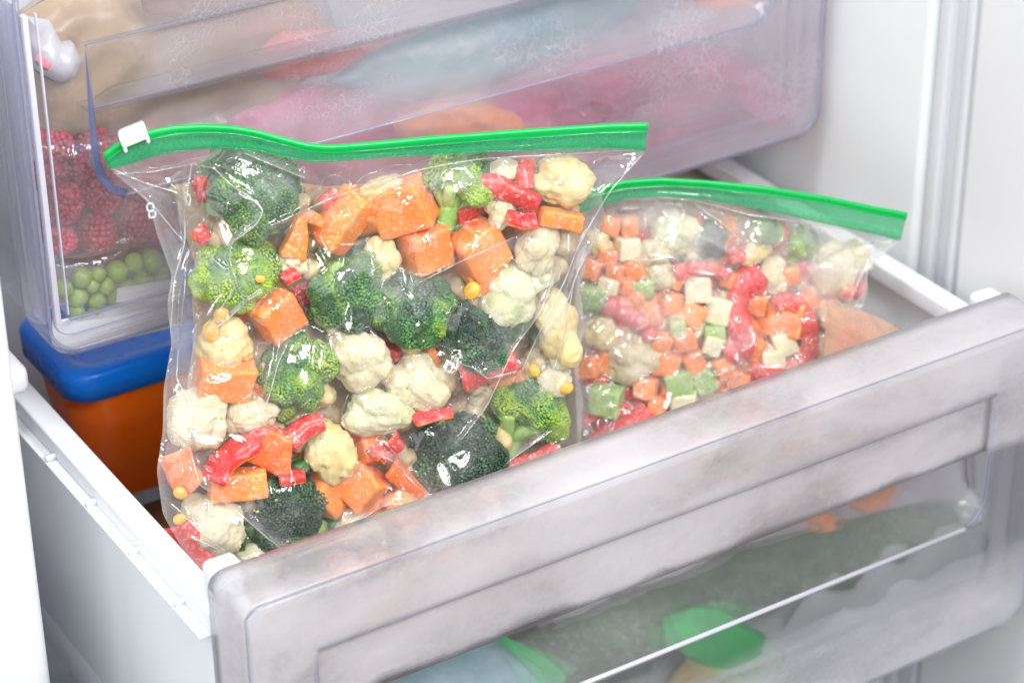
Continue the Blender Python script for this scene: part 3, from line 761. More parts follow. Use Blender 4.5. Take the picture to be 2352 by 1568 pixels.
def zip_band(parent, topedge, lowedge, Yf, ridge=21, flapmat='zipflap', n=140):
    """topedge/lowedge: outline of the whole green band"""
    T = spline(topedge, n); L = spline(lowedge, n)
    y = np.linspace(Yf[0], Yf[1], n)
    dn = (L-T); dl = np.linalg.norm(dn, axis=1)[:, None]; dn /= dl
    mid = T+dn*ridge/2
    P = np.array([at(p[0], p[1], y=yy) for p, yy in zip(mid, y)])
    r = ridge/2*PX
    off = np.array(parent.location)
    upv = np.array([at(a[0], a[1], y=yy)-at(b[0], b[1], y=yy) for a, b, yy in zip(T, L, y)]); upv /= np.linalg.norm(upv, axis=1)[:, None]
    # ridge section: two stacked beads
    tg = np.gradient(P, axis=0); tg /= np.linalg.norm(tg, axis=1)[:, None]
    nrm = np.cross(tg, upv); nrm /= np.linalg.norm(nrm, axis=1)[:, None]
    sect = [(-1, 0), (-.96, .30), (-.62, .46), (-.34, .30), (-.22, .34), (.2, .52), (.62, .5), (.92, .3), (1, 0), (.92, -.3), (.62, -.5), (.2, -.52), (-.22, -.34), (-.62, -.46), (-.96, -.3)]
    m_ = len(sect)
    V = np.concatenate([[P[i]+upv[i]*a*r+nrm[i]*b*r for a, b in sect] for i in range(n)])
    F = [(i*m_+j, i*m_+(j+1) % m_, (i+1)*m_+(j+1) % m_, (i+1)*m_+j) for i in range(n-1) for j in range(m_)]
    F += [tuple(range(m_))[::-1], tuple((n-1)*m_+j for j in range(m_))]
    o = mesh_obj('zip_ridge', V-off, F, M['zip'], parent)
    rows = []
    K = 9
    for k in range(K):
        q = T+dn*ridge*.8+(L-T-dn*ridge*.8)*(k/(K-1))
        A = np.array([at(p[0], p[1], y=yy) for p, yy in zip(q, y)])
        A = A-FW*(.0012+.0003*math.sin(k*1.2))+nrm*0
        A = A+(snoise(A, 120, 3+k, 2)*.0003)[:, None]*FW
        rows.append(A)
    V = np.concatenate(rows)-off
    f = mesh_obj('zip_flap', V, grid_faces(n, K, 0, True), M[flapmat], parent)
    s = f.modifiers.new('s', 'SOLIDIFY'); s.thickness = .0003
    tube('zip_seam', rows[-1]-off, .0004, M['edgew' if flapmat == 'x' else flapmat], parent, 5)
    return P, upv, tg, nrm

# =================================================================== bag one
Z1T = [(236, 352), (262, 330), (300, 312), (340, 299), (400, 288), (470, 284), (530, 287), (590, 297), (640, 311), (700, 327), (755, 332), (850, 325), (1000, 311), (1200, 296), (1400, 283), (1488, 281)]
Z1L = [(250, 388), (300, 375), (345, 360), (400, 349), (470, 341), (530, 340), (600, 347), (660, 362), (715, 371), (770, 370), (900, 360), (1050, 351), (1250, 345), (1400, 341), (1482, 346)]
TOP1 = [(x+2, y-26) for x, y in Z1L]
LEFT1 = [(252, 362), (262, 398), (300, 430), (345, 470), (358, 530), (395, 632), (384, 700), (394, 790), (376, 890), (374, 990), (360, 1080), (374, 1180), (420, 1262), (490, 1335), (560, 1400)]
RIGHT1 = [(1484, 320), (1478, 350), (1450, 385), (1400, 425), (1381, 448), (1390, 500), (1352, 590), (1330, 660), (1344, 745), (1324, 830), (1340, 925), (1332, 1030), (1310, 1130)]
BOT1 = [(560, 1400), (760, 1340), (950, 1270), (1150, 1200), (1310, 1130)]
Y1 = (.166, .085, .080, .066)
b1 = Bag(TOP1, LEFT1, RIGHT1, BOT1, Y1, 330, 290)
G1 = 'vegetables in the large zip bag'
def gp(d): return None
# broccoli: cx, cy, r(px), crown angle, lean, brightness, aspect, label
BR1 = [
 (562, 462, 112, 62, 30, .20, 1.0, 'largest broccoli floret, dark with yellow-green rim, top left corner of the large bag'),
 (540, 640, 84, 60, 62, .60, 1.0, 'bright green broccoli floret at the left fold of the large bag, above the lone cube'),
 (785, 655, 90, -60, 22, .22, 1.0, 'mid green broccoli floret with pale cut stalk uppermost, right of the lone carrot cube'),
 (940, 716, 86, 80, 55, .20, 1.0, 'wet green broccoli floret left of the round black-green one in the large bag'),
 (1092, 772, 80, 60, 80, -.16, 1.0, 'round black-green broccoli floret touching the cream cauliflower at the right of the large bag'),
 (688, 866, 94, 150, 55, .42, 1.0, 'half dark, half yellow broccoli floret left of the whitest cauliflower in the large bag'),
 (1198, 952, 92, 65, 2, .42, 1.0, 'broccoli floret with thick yellow-green branching stalks, lower right of the large bag'),
 (1048, 1052, 104, 100, 70, -.16, 1.0, 'big blackish broccoli crown under a crinkled glint of film, beside the drawer front'),
 (665, 1190, 100, 90, 78, -.12, 1.0, 'dark frosty broccoli crown at the bottom of the large bag, below the red peppers'),
 (1052, 432, 70, 70, 0, .45, 1.15, 'long stalked misty broccoli floret between the biggest cube and curved red strip'),
]
for i, (x, y, r, a, l, br, asp, lab) in enumerate(BR1):
    R = r*PX*1.32; broccoli(b1.pos(x, y, R*.80, .000), R, a, l, 11+i, br, lab, asp)
# cauliflower
CA1 = [
 (820, 822, 82, (1.0, .95, .8), 'caul', None, 'whitest cauliflower floret with a dimple, between two dark broccoli in the bag centre'),
 (962, 882, 76, (1.05, .9, .8), 'caul', None, 'smooth cream cauliflower lump left of the red pepper sliver in the large bag'),
 (862, 950, 78, (1.1, .8, .8), 'caulg', None, 'knobbly cauliflower floret with a green tinge above the saturated orange cube'),
 (1172, 668, 76, (1.0, 1.1, .8), 'caulg', 20, 'cauliflower floret with stubby greenish stalks pointing right in the large bag'),
 (1282, 416, 74, (1.0, .95, .8), 'cauly', None, 'yellowish cauliflower floret in the top right corner of the large bag'),
 (1278, 750, 74, (.75, 1.2, .8), 'cauly', -100, 'long yellowish cauliflower floret along the right fold of the large bag'),
 (1236, 566, 62, (.9, 1.05, .8), 'caul', -60, 'misty cauliflower stalk piece below the orange stick at the right of the large bag'),
 (520, 790, 72, (1.05, .85, .8), 'cauly', None, 'cream cauliflower piece with yellow corn beside it at the left of the large bag'),
 (452, 962, 84, (.85, 1.1, .7), 'caul', None, 'big flat cream cauliflower slab pressed on the left edge of the large bag'),
 (582, 948, 56, (1.0, .85, .8), 'caul', None, 'small cream cauliflower knob between the yellow-tipped broccoli and red pepper'),
 (756, 1032, 68, (.95, 1.1, .8), 'cauly', None, 'smooth tan-yellow lump left of the saturated orange cube'),
 (486, 1205, 78, (1.05, .95, .8), 'caul', 200, 'pale cauliflower floret in the bottom left corner of the large bag'),
 (818, 1212, 58, (1.1, .8, .8), 'caul', None, 'cream cauliflower knob under the saturated orange cube at the drawer edge'),
 (1150, 482, 46, (.75, 1.1, .8), 'caul', None, 'small cream stalk piece under the curved red pepper strip of the large bag'),
 (1160, 392, 44, (1.2, .8, .8), 'caul', None, 'misty cream piece above the curved red strip near the zip'),
 (668, 605, 40, (1, .9, .8), 'caul', None, 'small beige cauliflower crumb between the broccoli and carrot wedge'),
 (1268, 870, 48, (1.0, 1.0, .8), 'caul', None, 'pale cauliflower chunk beside the right fold above the stalky broccoli'),
 (862, 440, 40, (1.4, .7, .8), 'cauly', None, 'tan vegetable piece partly hidden behind the biggest frosty cube'),
 (600, 1290, 52, (1.2, .8, .8), 'caulg', None, 'olive-cream piece at the lowest corner of the large bag next to the drawer front'),
 (880, 600, 48, (.9, 1.2, .7), 'cauly', None, 'tan shadowed piece between the frosty cubes and the mid green broccoli'),
]
for i, (x, y, r, asp, mt, st, lab) in enumerate(CA1):
    R = r*PX*1.17; bk = .003 if r < 60 else 0
    cauliflower(b1.pos(x, y, R*.7, bk), R, 51+i, lab, asp, (i*47) % 40-20, mt, st)
CA1X = 0
CU1 = [
 (925, 472, 122, 108, 26, 22, -24, 'carrot', 'biggest frosty carrot cube near the zip of the large bag', .0),
 (790, 505, 78, 138, -38, 10, -24, 'carrot', 'long tilted carrot block left of the biggest frosty cube', .0),
 (976, 570, 96, 96, 8, 24, 30, 'carrot', 'carrot cube directly below the biggest frosty cube', .0),
 (1096, 572, 108, 104, 24, 30, 22, 'carrot', 'carrot cube right of the middle one, crossed by a fold of film', .0),
 (632, 722, 94, 96, 24, 38, 26, 'carrot', 'lone carrot cube at the left, surrounded by broccoli and corn', .0),
 (832, 1116, 88, 88, -42, 14, -14, 'carrot', 'most saturated orange cube standing on its corner near the drawer front', .0),
 (925, 1160, 88, 96, 36, 18, 18, 'carrot', 'carrot cube squeezed between the saturated cube and the blackish broccoli', .0),
 (516, 868, 118, 88, -18, 30, 24, 'carrotp', 'peach coloured frosted carrot chunk under a white glint at the left', .0),
 (545, 1112, 128, 60, 0, 16, 16, 'carrot', 'flat orange carrot slab below the red pepper pieces', .0),
 (1288, 504, 104, 40, -16, 20, 20, 'carrot', 'thin orange stick at the top right of the large bag under the yellowish floret', .0),
 (680, 545, 42, 92, -14, 12, 24, 'carrot', 'slim carrot wedge left of the long tilted block', .0),
 (715, 500, 44, 28, -25, 10, 24, 'carrot', 'tiny carrot triangle above the slim wedge', .0),
 (1110, 636, 78, 56, 28, 28, 16, 'carrotp', 'peach carrot piece behind the fold under the crossed cube', .006),
]
for i, (x, y, wd, hg, rl, tx, ty, mt, lab, bk) in enumerate(CU1):
    dims = (wd*PX*1.04, hg*PX*1.04, min(wd, hg)*PX*.95)
    chunk('carrot_cube', 'carrot', b1.pos(x, y, min(wd, hg)*.62*PX, bk), dims, 90+i, lab, mt, rl, tx, ty, taper=(-.5 if i in (10, 11) else 0))
def bstrip(bag, pts, wd, thk, seed, lab, mats=('pep', 'pepf'), back=0, face=None, curl=0):
    P = [bag.pos(x, y, thk/2+.001+curl*math.sin(math.pi*k/(len(pts)-1)), back) for k, (x, y) in enumerate(pts)]
    del bag.items[-len(pts):]
    for x, y in pts: bag.items.append((x, y, wd*.7, 0))
    return strip(P, wd*PX, thk, seed, lab, mats=mats, face=face)
PE1 = [
 ([(1082, 424), (1130, 430), (1190, 452), (1238, 474)], 38, 'curved red pepper strip at the top of the large bag', ('pep', 'pepf')),
 ([(1214, 362), (1206, 395), (1212, 432)], 30, 'short upright red pepper strip touching the yellowish floret', ('pep', 'pepf')),
 ([(1165, 490), (1200, 500), (1232, 494)], 40, 'soft red pepper piece left of the thin orange stick', ('pep', 'pepf')),
 ([(738, 470), (770, 438)], 32, 'small dark red pepper piece above the long tilted carrot block', ('pep', 'pepf')),
 ([(456, 520), (478, 552)], 32, 'small wine red pepper bit left of the largest broccoli', ('pep', 'pepf')),
 ([(648, 640), (680, 618)], 28, 'tiny wine red pepper bit above the lone carrot cube', ('pep', 'pepf')),
 ([(1062, 872), (1120, 852), (1192, 834)], 42, 'glossy crimson pepper sliver at the right centre of the large bag', ('pep', 'pepd')),
 ([(945, 958), (990, 945), (1038, 938)], 38, 'misty red pepper strip above the blackish broccoli', ('pepd', 'pepf')),
 ([(478, 1102), (500, 1055), (545, 1020), (592, 1002)], 60, 'wide curved red pepper slice with white glint, lower left of the large bag', ('pep', 'pepf')),
 ([(660, 1010), (700, 978), (742, 962)], 46, 'bright red pepper strip pointing up right under the half yellow broccoli', ('pep', 'pepf')),
 ([(640, 1092), (700, 1085)], 40, 'small red pepper end above the dark frosty crown', ('pep', 'pepf')),
 ([(848, 1040), (876, 1022), (900, 1050)], 40, 'red pepper curl at the upper side of the saturated cube', ('pep', 'pepf')),
 ([(905, 1000), (925, 1030)], 36, 'small red pepper nub between greenish cauliflower and blackish broccoli', ('pep', 'pepf')),
 ([(905, 1065), (950, 1110), (990, 1150)], 44, 'orange-red pepper strip with dark wet skin beside the blackish broccoli', ('pepf', 'pepf')),
 ([(1170, 1095), (1230, 1072), (1290, 1040)], 44, 'pinkish red strip at the lower right edge of the large bag', ('pepd', 'pepf')),
 ([(398, 1210), (430, 1268), (478, 1318)], 62, 'long dark crimson pepper slice in the bottom left corner by the white rail', ('pep', 'pep')),
 ([(400, 1040), (420, 1090), (452, 1120)], 60, 'peach-pink pepper piece pressed against the left edge of the large bag', ('pepf', 'pepf')),
]
for i, (pts, wd, lab, mt) in enumerate(PE1):
    bstrip(b1, pts, wd, .0042, 130+i, lab, mt, curl=.001)
# the fan shaped pepper slab
chunk('pepper_slab', 'red pepper', b1.pos(626, 1036, .0045), (100*PX, 96*PX, .0052), 170, 'fan shaped red pepper slab with orange flesh in the lower left of the large bag', 'pepf', -28, 18, 10, taper=-.35, rnd=.002)
_sl = [(580, 996), (630, 982), (684, 1020)]
bstrip(b1, _sl, 34, .004, 171, 'red rounded skin edge along the top of the fan shaped slab')
CO1 = [(598, 641, 15, 'flat pale corn kernel stuck on the bright green broccoli'), (508, 722, 26, 'yellow corn kernel under the film folds at the left of the large bag'),
 (484, 762, 30, 'larger yellow corn kernel above the peach frosted carrot chunk'), (414, 1132, 22, 'yellow corn kernel on the lower left edge of the large bag'),
 (412, 1192, 20, 'amber corn kernel at the lower left corner by the rail'), (1084, 668, 28, 'amber corn piece left of the greenish stalked cauliflower'),
 (1226, 850, 22, 'corn kernel beside the crimson pepper sliver'), (1296, 888, 28, 'golden corn piece on the right fold of the large bag'),
 (790, 655, 9, 'tiny orange carrot crumb lying on the mid green broccoli')]
for i, (x, y, r, lab) in enumerate(CO1):
    V, F = ICO[3]; R = r*PX*.8
    P = V*R*np.array([1, .8, .55]); P = P+V*(snoise(P, 300, i, 2)*R*.06)[:, None]
    o = mesh_obj('corn_kernel' if i < 8 else 'carrot_crumb', P, F, M['corn' if i < 8 else 'carrot']); tag(o, lab, 'corn' if i < 8 else 'carrot')
    set_m(o, b1.pos(x, y, R*.6, -.003 if r < 20 else -.001), viewB(i*50))
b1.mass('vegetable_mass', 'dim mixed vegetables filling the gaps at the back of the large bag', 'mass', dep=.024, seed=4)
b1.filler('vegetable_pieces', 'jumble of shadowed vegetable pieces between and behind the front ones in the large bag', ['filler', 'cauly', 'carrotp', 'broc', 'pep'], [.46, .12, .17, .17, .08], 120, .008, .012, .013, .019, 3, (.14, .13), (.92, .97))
# crumbs
rs = np.random.RandomState(5)
def crumbs(bag, n, seed, label):
    rs = np.random.RandomState(seed); VV = []; FF = []; v0, f0 = ICO[1]; k = 0
    while k < n:
        i = rs.randint(int(bag.nv*.12), int(bag.nv*.9)); j = rs.randint(int(bag.nu*.08), int(bag.nu*.92))
        p = bag.P[i, j]+bag.D[i, j]*.0012; r = rs.uniform(.0003, .0009)
        VV.append(p+v0*r*rs.uniform(.6, 1.2, 3)); FF.append(f0+k*len(v0)); k += 1
    V = np.concatenate(VV); c = V.mean(0)
    o = mesh_obj('vegetable_crumbs', V-c, np.concatenate(FF), M['crumb']); o.location = c
    return tag(o, label, 'crumbs', None, 'stuff')
crumbs(b1, 70, 8, 'fine broccoli and carrot crumbs stuck inside the large bag film')
bag1 = empty('zip_bag', 'large clear zip bag with green zip and white slider, full of chunky vegetables', 'zip bag', b1.P[-1, 160], 'zip bags in the pulled out drawer')
CR1 = [([(452, 382), (490, 384), (530, 425), (575, 452), (606, 484), (590, 515), (530, 560), (528, 600), (545, 650)], 4, .0022),
 ([(545, 650), (500, 720), (468, 770)], 6, .0020), ([(560, 700), (520, 735), (480, 762)], 6, .0018), ([(605, 668), (570, 690)], 4, .0015),
 ([(440, 380), (424, 480), (425, 560), (400, 640), (392, 760)], 5, .0026), ([(425, 560), (350, 470), (300, 425)], 5, .0022),
 ([(660, 790), (640, 830), (620, 905), (590, 985)], 5, .0018),
 ([(560, 352), (640, 385), (700, 410)], 5, .0020), ([(620, 520), (760, 455), (960, 390), (1100, 365), (1450, 345)], 5, .0026),
 ([(1180, 545), (1060, 600), (960, 650)], 6, .0030), ([(1280, 620), (1240, 720), (1180, 800), (1120, 930), (1060, 1010)], 5, .0022),
 ([(1480, 350), (1400, 440), (1330, 560), (1300, 640), (1240, 760), (1190, 870)], 6, .0032), ([(1390, 500), (1320, 640), (1290, 800), (1250, 900)], 5, .0022),
 ([(455, 1110), (540, 1170), (620, 1240), (700, 1300)], 6, .0030), ([(400, 1160), (470, 1230), (560, 1300)], 5, .0026), ([(430, 1230), (500, 1260), (545, 1310)], 4, .0022),
 ([(410, 800), (405, 870), (440, 930), (500, 935)], 5, .0020), ([(380, 970), (430, 1010), (455, 1100)], 5, .0025),
 ([(1040, 830), (1090, 845), (1120, 870), (1190, 850)], 5, .0022), ([(870, 1045), (905, 1060), (960, 1120), (1010, 1150), (1050, 1130)], 5, .0026),
 ([(470, 580), (520, 620)], 4, .0012), ([(690, 1280), (880, 1160), (1000, 1150)], 5, .0016), ([(1350, 560), (1300, 700), (1230, 800)], 4, .0018),
 ([(1060, 1150), (1180, 1050), (1280, 980)], 5, .0018), ([(250, 385), (330, 420), (400, 440), (440, 470)], 5, .0022), ([(262, 400), (350, 395), (450, 375)], 4, .0018)]
GL1 = [(500, 870, 34, 16, 10), (478, 1010, 40, 15, -5), (545, 1005, 26, 12, -20), (800, 735, 12, 34, 0), (1040, 835, 20, 30, -40), (1010, 812, 16, 10, 0), (1050, 1060, 34, 22, 30), (1020, 1090, 14, 34, 20), (520, 540, 14, 40, 25), (492, 700, 9, 34, -35),
 (575, 455, 34, 5, -35), (560, 530, 32, 5, 45), (1345, 425, 9, 22, -35), (700, 870, 8, 26, 15), (545, 1195, 22, 14, -20), (720, 560, 8, 14, 0), (1165, 860, 30, 5, 15), (960, 745, 8, 14, 0), (620, 840, 6, 50, -12), (1330, 560, 6, 40, -30), (430, 450, 10, 30, 10), (420, 700, 5, 60, -5), (890, 1020, 26, 6, -20), (985, 1140, 20, 8, 20)]
F1 = b1.film('film', M['film'], bag1, CR1, 21, GL1, [(640, 420, 60, 36, .2), (900, 640, 120, 40, .25), (420, 900, 40, 200, .32), (1420, 420, 60, 50, .3), (1000, 410, 260, 30, .28), (1290, 700, 60, 160, .22), (860, 600, 80, 60, .22), (450, 1180, 60, 80, .22)])
_P, _u1, _t1, _n1 = zip_band(bag1, Z1T, Z1L, (.164, .083), 25)
# slider
def slider(parent, p, tg, up, nr):
    Mx = np.stack([tg, up, nr], 1); off = np.array(parent.location)
    def lb(name, L, mat, bev, par=parent):
        V = []; L = [tuple(tuple(q*.86 for q in c_) for c_ in b_) for b_ in L]; F = []
        for lo, hi in L:
            b = len(V); x0, y0, z0 = lo; x1, y1, z1 = hi
            V += [(x0,y0,z0),(x1,y0,z0),(x1,y1,z0),(x0,y1,z0),(x0,y0,z1),(x1,y0,z1),(x1,y1,z1),(x0,y1,z1)]
            F += [tuple(b+i for i in f) for f in [(0,3,2,1),(4,5,6,7),(0,1,5,4),(1,2,6,5),(2,3,7,6),(3,0,4,7)]]
        V = (Mx@np.array(V).T).T+p-off
        o = mesh_obj(name, V, F, mat, par, smooth=False); 
        if bev: bevel(o, bev, 2)
        return o
    s = lb('slider', [((-.0070, -.0030, -.0032), (.0070, .0036, .0032)), ((-.0070, -.0060, -.0030), (-.0052, -.0034, .0030)), ((.0052, -.0060, -.0030), (.0070, -.0034, .0030))], M['slider'], .0006)
    s2 = lb('grip_ribs', [((-.0058+k*.00105, -.0028, sg*.0032), (-.0053+k*.00105, .0040, sg*.0036)) if sg > 0 else ((-.0058+k*.00105, -.0028, -.0036), (-.0053+k*.00105, .0040, -.0032)) for k in range(12) for sg in (-1, 1)], M['slider'], 0, s)
slider(bag1, at(308, 312, y=.158)-FW*.002, _t1[8], _u1[8], _n1[8])
# printed padlock-like mark on the film
def mark(parent, pts_list, y):
    V = []; F = []; off = np.array(parent.location)
    for quad in pts_list:
        b = len(V); V += [at(x, yy, y=y)-FW*.0012-off for x, yy in quad]; F.append(tuple(range(b, b+4)))
    return mesh_obj('printed_mark', V, F, M['label'], parent, smooth=False)
mark(bag1, [[(336, 468), (354, 464), (354, 468), (337, 472)], [(336, 468), (340, 468), (342, 484), (338, 484)], [(350, 466), (354, 465), (356, 478), (352, 479)],
            [(340, 484), (359, 480), (360, 485), (341, 489)], [(341, 486), (345, 486), (347, 502), (343, 503)], [(355, 482), (359, 481), (361, 498), (357, 499)], [(344, 499), (361, 495), (361, 499), (345, 503)]], .128)

# =================================================================== bag two
def z6(x, y): return ((1400+x/2.091)/1.0884, (400+y/2.091)/1.0884)
Z2T = [(1320, 440), (1385, 424), (1440, 411), (1520, 406), (1620, 412), (1750, 425), (1900, 449), (2000, 470), (2084, 486)]
Z2L = [(1320, 492), (1385, 470), (1440, 455), (1520, 450), (1620, 458), (1750, 480), (1900, 514), (2000, 535), (2068, 551)]
TOP2 = [(x, y-16) for x, y in Z2L]
LEFT2 = [(1320, 476), (1325, 600), (1318, 760), (1322, 900), (1330, 1060), (1345, 1120)]
RIGHT2 = [(2068, 535), (2060, 560), (2010, 600), (1990, 625), (1994, 660), (1985, 700), (1955, 735), (1957, 780), (1956, 840), (1950, 930)]
BOT2 = [(1345, 1120), (1500, 1075), (1700, 1010), (1950, 930)]
b2 = Bag(TOP2, LEFT2, RIGHT2, BOT2, (.150, .082, .098, .066), 250, 190)
BR2 = [(790, 435, 96, 120, 60, -.10, 'dark frosty broccoli floret below the zip in the middle of the small-cut bag'), (1060, 385, 88, 80, 30, .36, 'light green broccoli piece, left one of two under the zip of the small-cut bag'),
 (1255, 455, 92, 60, 15, .40, 'pale green broccoli floret with stalk, rightmost under the zip of the small-cut bag')]
k2 = 1.3/(2.091*1.0884)
for i, (x, y, r, a, l, br, lab) in enumerate(BR2):
    R = r*k2*PX; X, Y_ = z6(x, y); broccoli(b2.pos(X, Y_, R, .001), R, a, l, 31+i, br, lab)
CA2 = [(600, 400, 118, 'caulg', 'large greenish cauliflower floret below the zip at the left of the small-cut bag'), (490, 480, 78, 'caul', 'cream cauliflower lump with a long glint, below the greenish one'),
 (350, 1010, 140, 'caul', 'large cream cauliflower beside the dark red strip at the left of the small-cut bag'), (1420, 575, 112, 'caul', 'rounded cream cauliflower in the right corner of the small-cut bag'),
 (1100, 610, 84, 'caul', 'misty cauliflower piece between the long red strip and the pale broccoli'), (1430, 830, 74, 'cauly', 'pale yellowish piece on the right edge under the rounded floret'),
 (1420, 990, 78, 'caul', 'pale misty piece at the lower right corner of the small-cut bag'), (510, 610, 74, 'caul', 'whitish frosted cauliflower knob left of the pale apple-like cube'),
 (215, 890, 84, 'cauly', 'tan cauliflower shoulder above the large cream one'), (1000, 500, 60, 'cauly', 'small cream piece between the dark and light broccoli'), (200, 430, 60, 'cauly', 'tan misty piece at the upper left of the small-cut bag')]
for i, (x, y, r, mt, lab) in enumerate(CA2):
    R = r*k2*PX*1.25; X, Y_ = z6(x, y); cauliflower(b2.pos(X, Y_, R*.7, .0005), R, 151+i, lab, (1, .9, .8), i*30 % 50, mt)
def where(x, y):
    col = 'left' if x < 420 else ('middle' if x < 900 else 'right'); return col
CC2 = [(262, 345, 84, 'left one of two carrot cubes paired at the upper left corner'), (356, 345, 84, 'right one of two carrot cubes paired at the upper left corner'),
 (250, 505, 84, 'carrot cube left of the tan cube, upper left'), (170, 575, 88, 'carrot cube on the left fold below the first pair'), (288, 590, 84, 'carrot cube above the olive and pale cubes at the left'),
 (395, 570, 90, 'carrot cube between tan cube and whitish knob'), (345, 660, 76, 'carrot cube right of the pale left cube'), (470, 815, 96, 'frosted carrot cube right of the dark red slanting strip'),
 (575, 745, 100, 'frosted carrot cube in the centre left, under the whitish knob'), (695, 805, 108, 'brighter carrot stick in the very centre'), (530, 950, 90, 'carrot cube just right of the strip end'),
 (650, 935, 96, 'carrot cube left of the small green cube'), (560, 1065, 110, 'wide carrot cube right of the large cream floret'), (700, 1060, 100, 'carrot cube above the two green cubes'),
 (450, 1190, 110, 'carrot cube left of the bright green cube'), (500, 1290, 100, 'frosted carrot cube lowest near the drawer edge'), (845, 1080, 90, 'carrot cube right of the green pair'),
 (935, 1165, 104, 'bright upright carrot cube at the drawer edge'), (1032, 745, 96, 'rounded carrot piece right of the long red strip'), (1205, 600, 80, 'carrot bit below the pale broccoli'),
 (1015, 985, 90, 'carrot wedge between red strips, lower right'), (880, 630, 72, 'carrot bit right of the top pale cube'), (1180, 830, 190, 'large frosted carrot slice inside the red arch'),
 (140, 1085, 100, 'dull carrot cube at the far left beside the large bag'), (330, 760, 70, 'carrot cube above the slanting strip'), (1500, 690, 70, 'pinkish carrot bit on the right fold'),
 (600, 640, 60, 'small frosted carrot piece under the top red strip'), (790, 1180, 70, 'shadowed orange bit beside the right green cube'), (400, 730, 72, 'frosted carrot bit beside the blue-green cube'), (1290, 740, 80, 'pink frosted carrot bit at the top of the arch')]
GC2 = 'diced carrot in the small-cut bag'
rs = np.random.RandomState(77)
for i, (x, y, s_, lab) in enumerate(CC2):
    X, Y_ = z6(x, y); e = s_*k2*PX
    big = s_ > 150
    dims = (e*rs.uniform(.88, 1.05), e*rs.uniform(.88, 1.1)*(.8 if big else 1), e*(.5 if big else .85))
    chunk('carrot_cube', 'carrot', b2.pos(X, Y_, e*(.35 if big else .6), .0005*rs.rand()), dims, 200+i, lab+' of the small-cut bag' if 'bag' not in lab else lab, 'carrotp', rs.uniform(-30, 30), rs.uniform(8, 32), rs.uniform(-30, 30), rnd=.0012, rough=.0003, group=GC2)
PC2 = [(350, 458, 100, 'tan orange-stained cube near the upper left corner'), (256, 672, 100, 'pale cube on the left between olive and carrot cubes'), (720, 668, 122, 'whitest pale cube at the top centre under the red strip'),
 (838, 785, 120, 'pale cube left of the long red strip'), (1172, 955, 108, 'pale cube inside the lower part of the red arch'), (1108, 1040, 110, 'pale cube below left of its twin in the red arch'),
 (800, 965, 90, 'small pale cube under the small green cube'), (650, 1275, 124, 'pale cube below the bright green cube at the drawer edge')]
for i, (x, y, s_, lab) in enumerate(PC2):
    X, Y_ = z6(x, y); e = s_*k2*PX
    chunk('pale_cube', 'vegetable cube', b2.pos(X, Y_, e*.58, 0), (e*.95, e, e*.8), 240+i, lab+' of the small-cut bag', 'pale', rs.uniform(-22, 22), rs.uniform(10, 26), rs.uniform(-26, 26), rnd=.0011)
GC3 = [(168, 712, 108, 'olive green cube on the left fold'), (438, 668, 96, 'blue-green frosted cube below the whitish knob'), (618, 1165, 138, 'bright green cube near the drawer edge, left of its pair'),
 (755, 1145, 122, 'bright green cube tilted right of its pair'), (240, 1252, 150, 'frosty green cube in the lower left corner'), (805, 912, 96, 'small green cube in the centre above a pale one'), (612, 868, 84, 'dull green cube between centre carrots')]
for i, (x, y, s_, lab) in enumerate(GC3):
    X, Y_ = z6(x, y); e = s_*k2*PX
    chunk('green_cube', 'vegetable cube', b2.pos(X, Y_, e*.56, 0), (e*.95, e*.85, e*.8), 260+i, lab+' of the small-cut bag', 'celery', [0, 5, 8, -62, -5, 4, 10][i], rs.uniform(10, 24), rs.uniform(-24, 24), rnd=.0013)
PE2 = [([(235, 765), (330, 810), (420, 860), (475, 945)], 74, 'dark red slanting pepper strip at the left'), ([(600, 590), (700, 560), (800, 565), (890, 600)], 64, 'horizontal red pepper strip under the dark broccoli'),
 ([(915, 460), (925, 540)], 62, 'crimson pepper end right of the dark broccoli'), ([(1050, 580), (960, 660), (925, 760), (950, 860), (960, 960), (860, 1010)], 84, 'long wavy red pepper strip in the centre'),
 ([(1110, 740), (1180, 705), (1270, 740), (1325, 850), (1330, 980), (1270, 1080), (1190, 1110)], 88, 'large red pepper arch at the right'), ([(1000, 1095), (1100, 1120), (1200, 1145)], 66, 'red pepper strip along the drawer edge under the arch'),
 ([(440, 1280), (360, 1350), (260, 1410), (150, 1490)], 92, 'frosted red pepper strip in the bottom left corner'), ([(840, 1180), (810, 1260)], 62, 'short red pepper piece between green cube and upright carrot'), ([(1480, 700), (1570, 690)], 30, 'thin red pepper tip on the right fold')]
for i, (pts, wd, lab) in enumerate(PE2):
    bstrip(b2, [z6(*p) for p in pts], wd*k2, .0045, 280+i, lab+' of the small-cut bag', ('pepd', 'pepf'), back=-.0022)
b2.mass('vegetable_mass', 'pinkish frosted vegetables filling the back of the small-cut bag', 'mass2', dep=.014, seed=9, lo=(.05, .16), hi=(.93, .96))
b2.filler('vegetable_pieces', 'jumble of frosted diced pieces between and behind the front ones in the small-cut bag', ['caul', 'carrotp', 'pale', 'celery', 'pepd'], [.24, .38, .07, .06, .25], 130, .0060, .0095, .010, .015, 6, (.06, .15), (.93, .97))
bag2 = empty('zip_bag', 'smaller cloudy green-zip bag of diced carrot and red pepper behind the large bag', 'zip bag', b2.P[-1, 120], 'zip bags in the pulled out drawer')
Z = z6
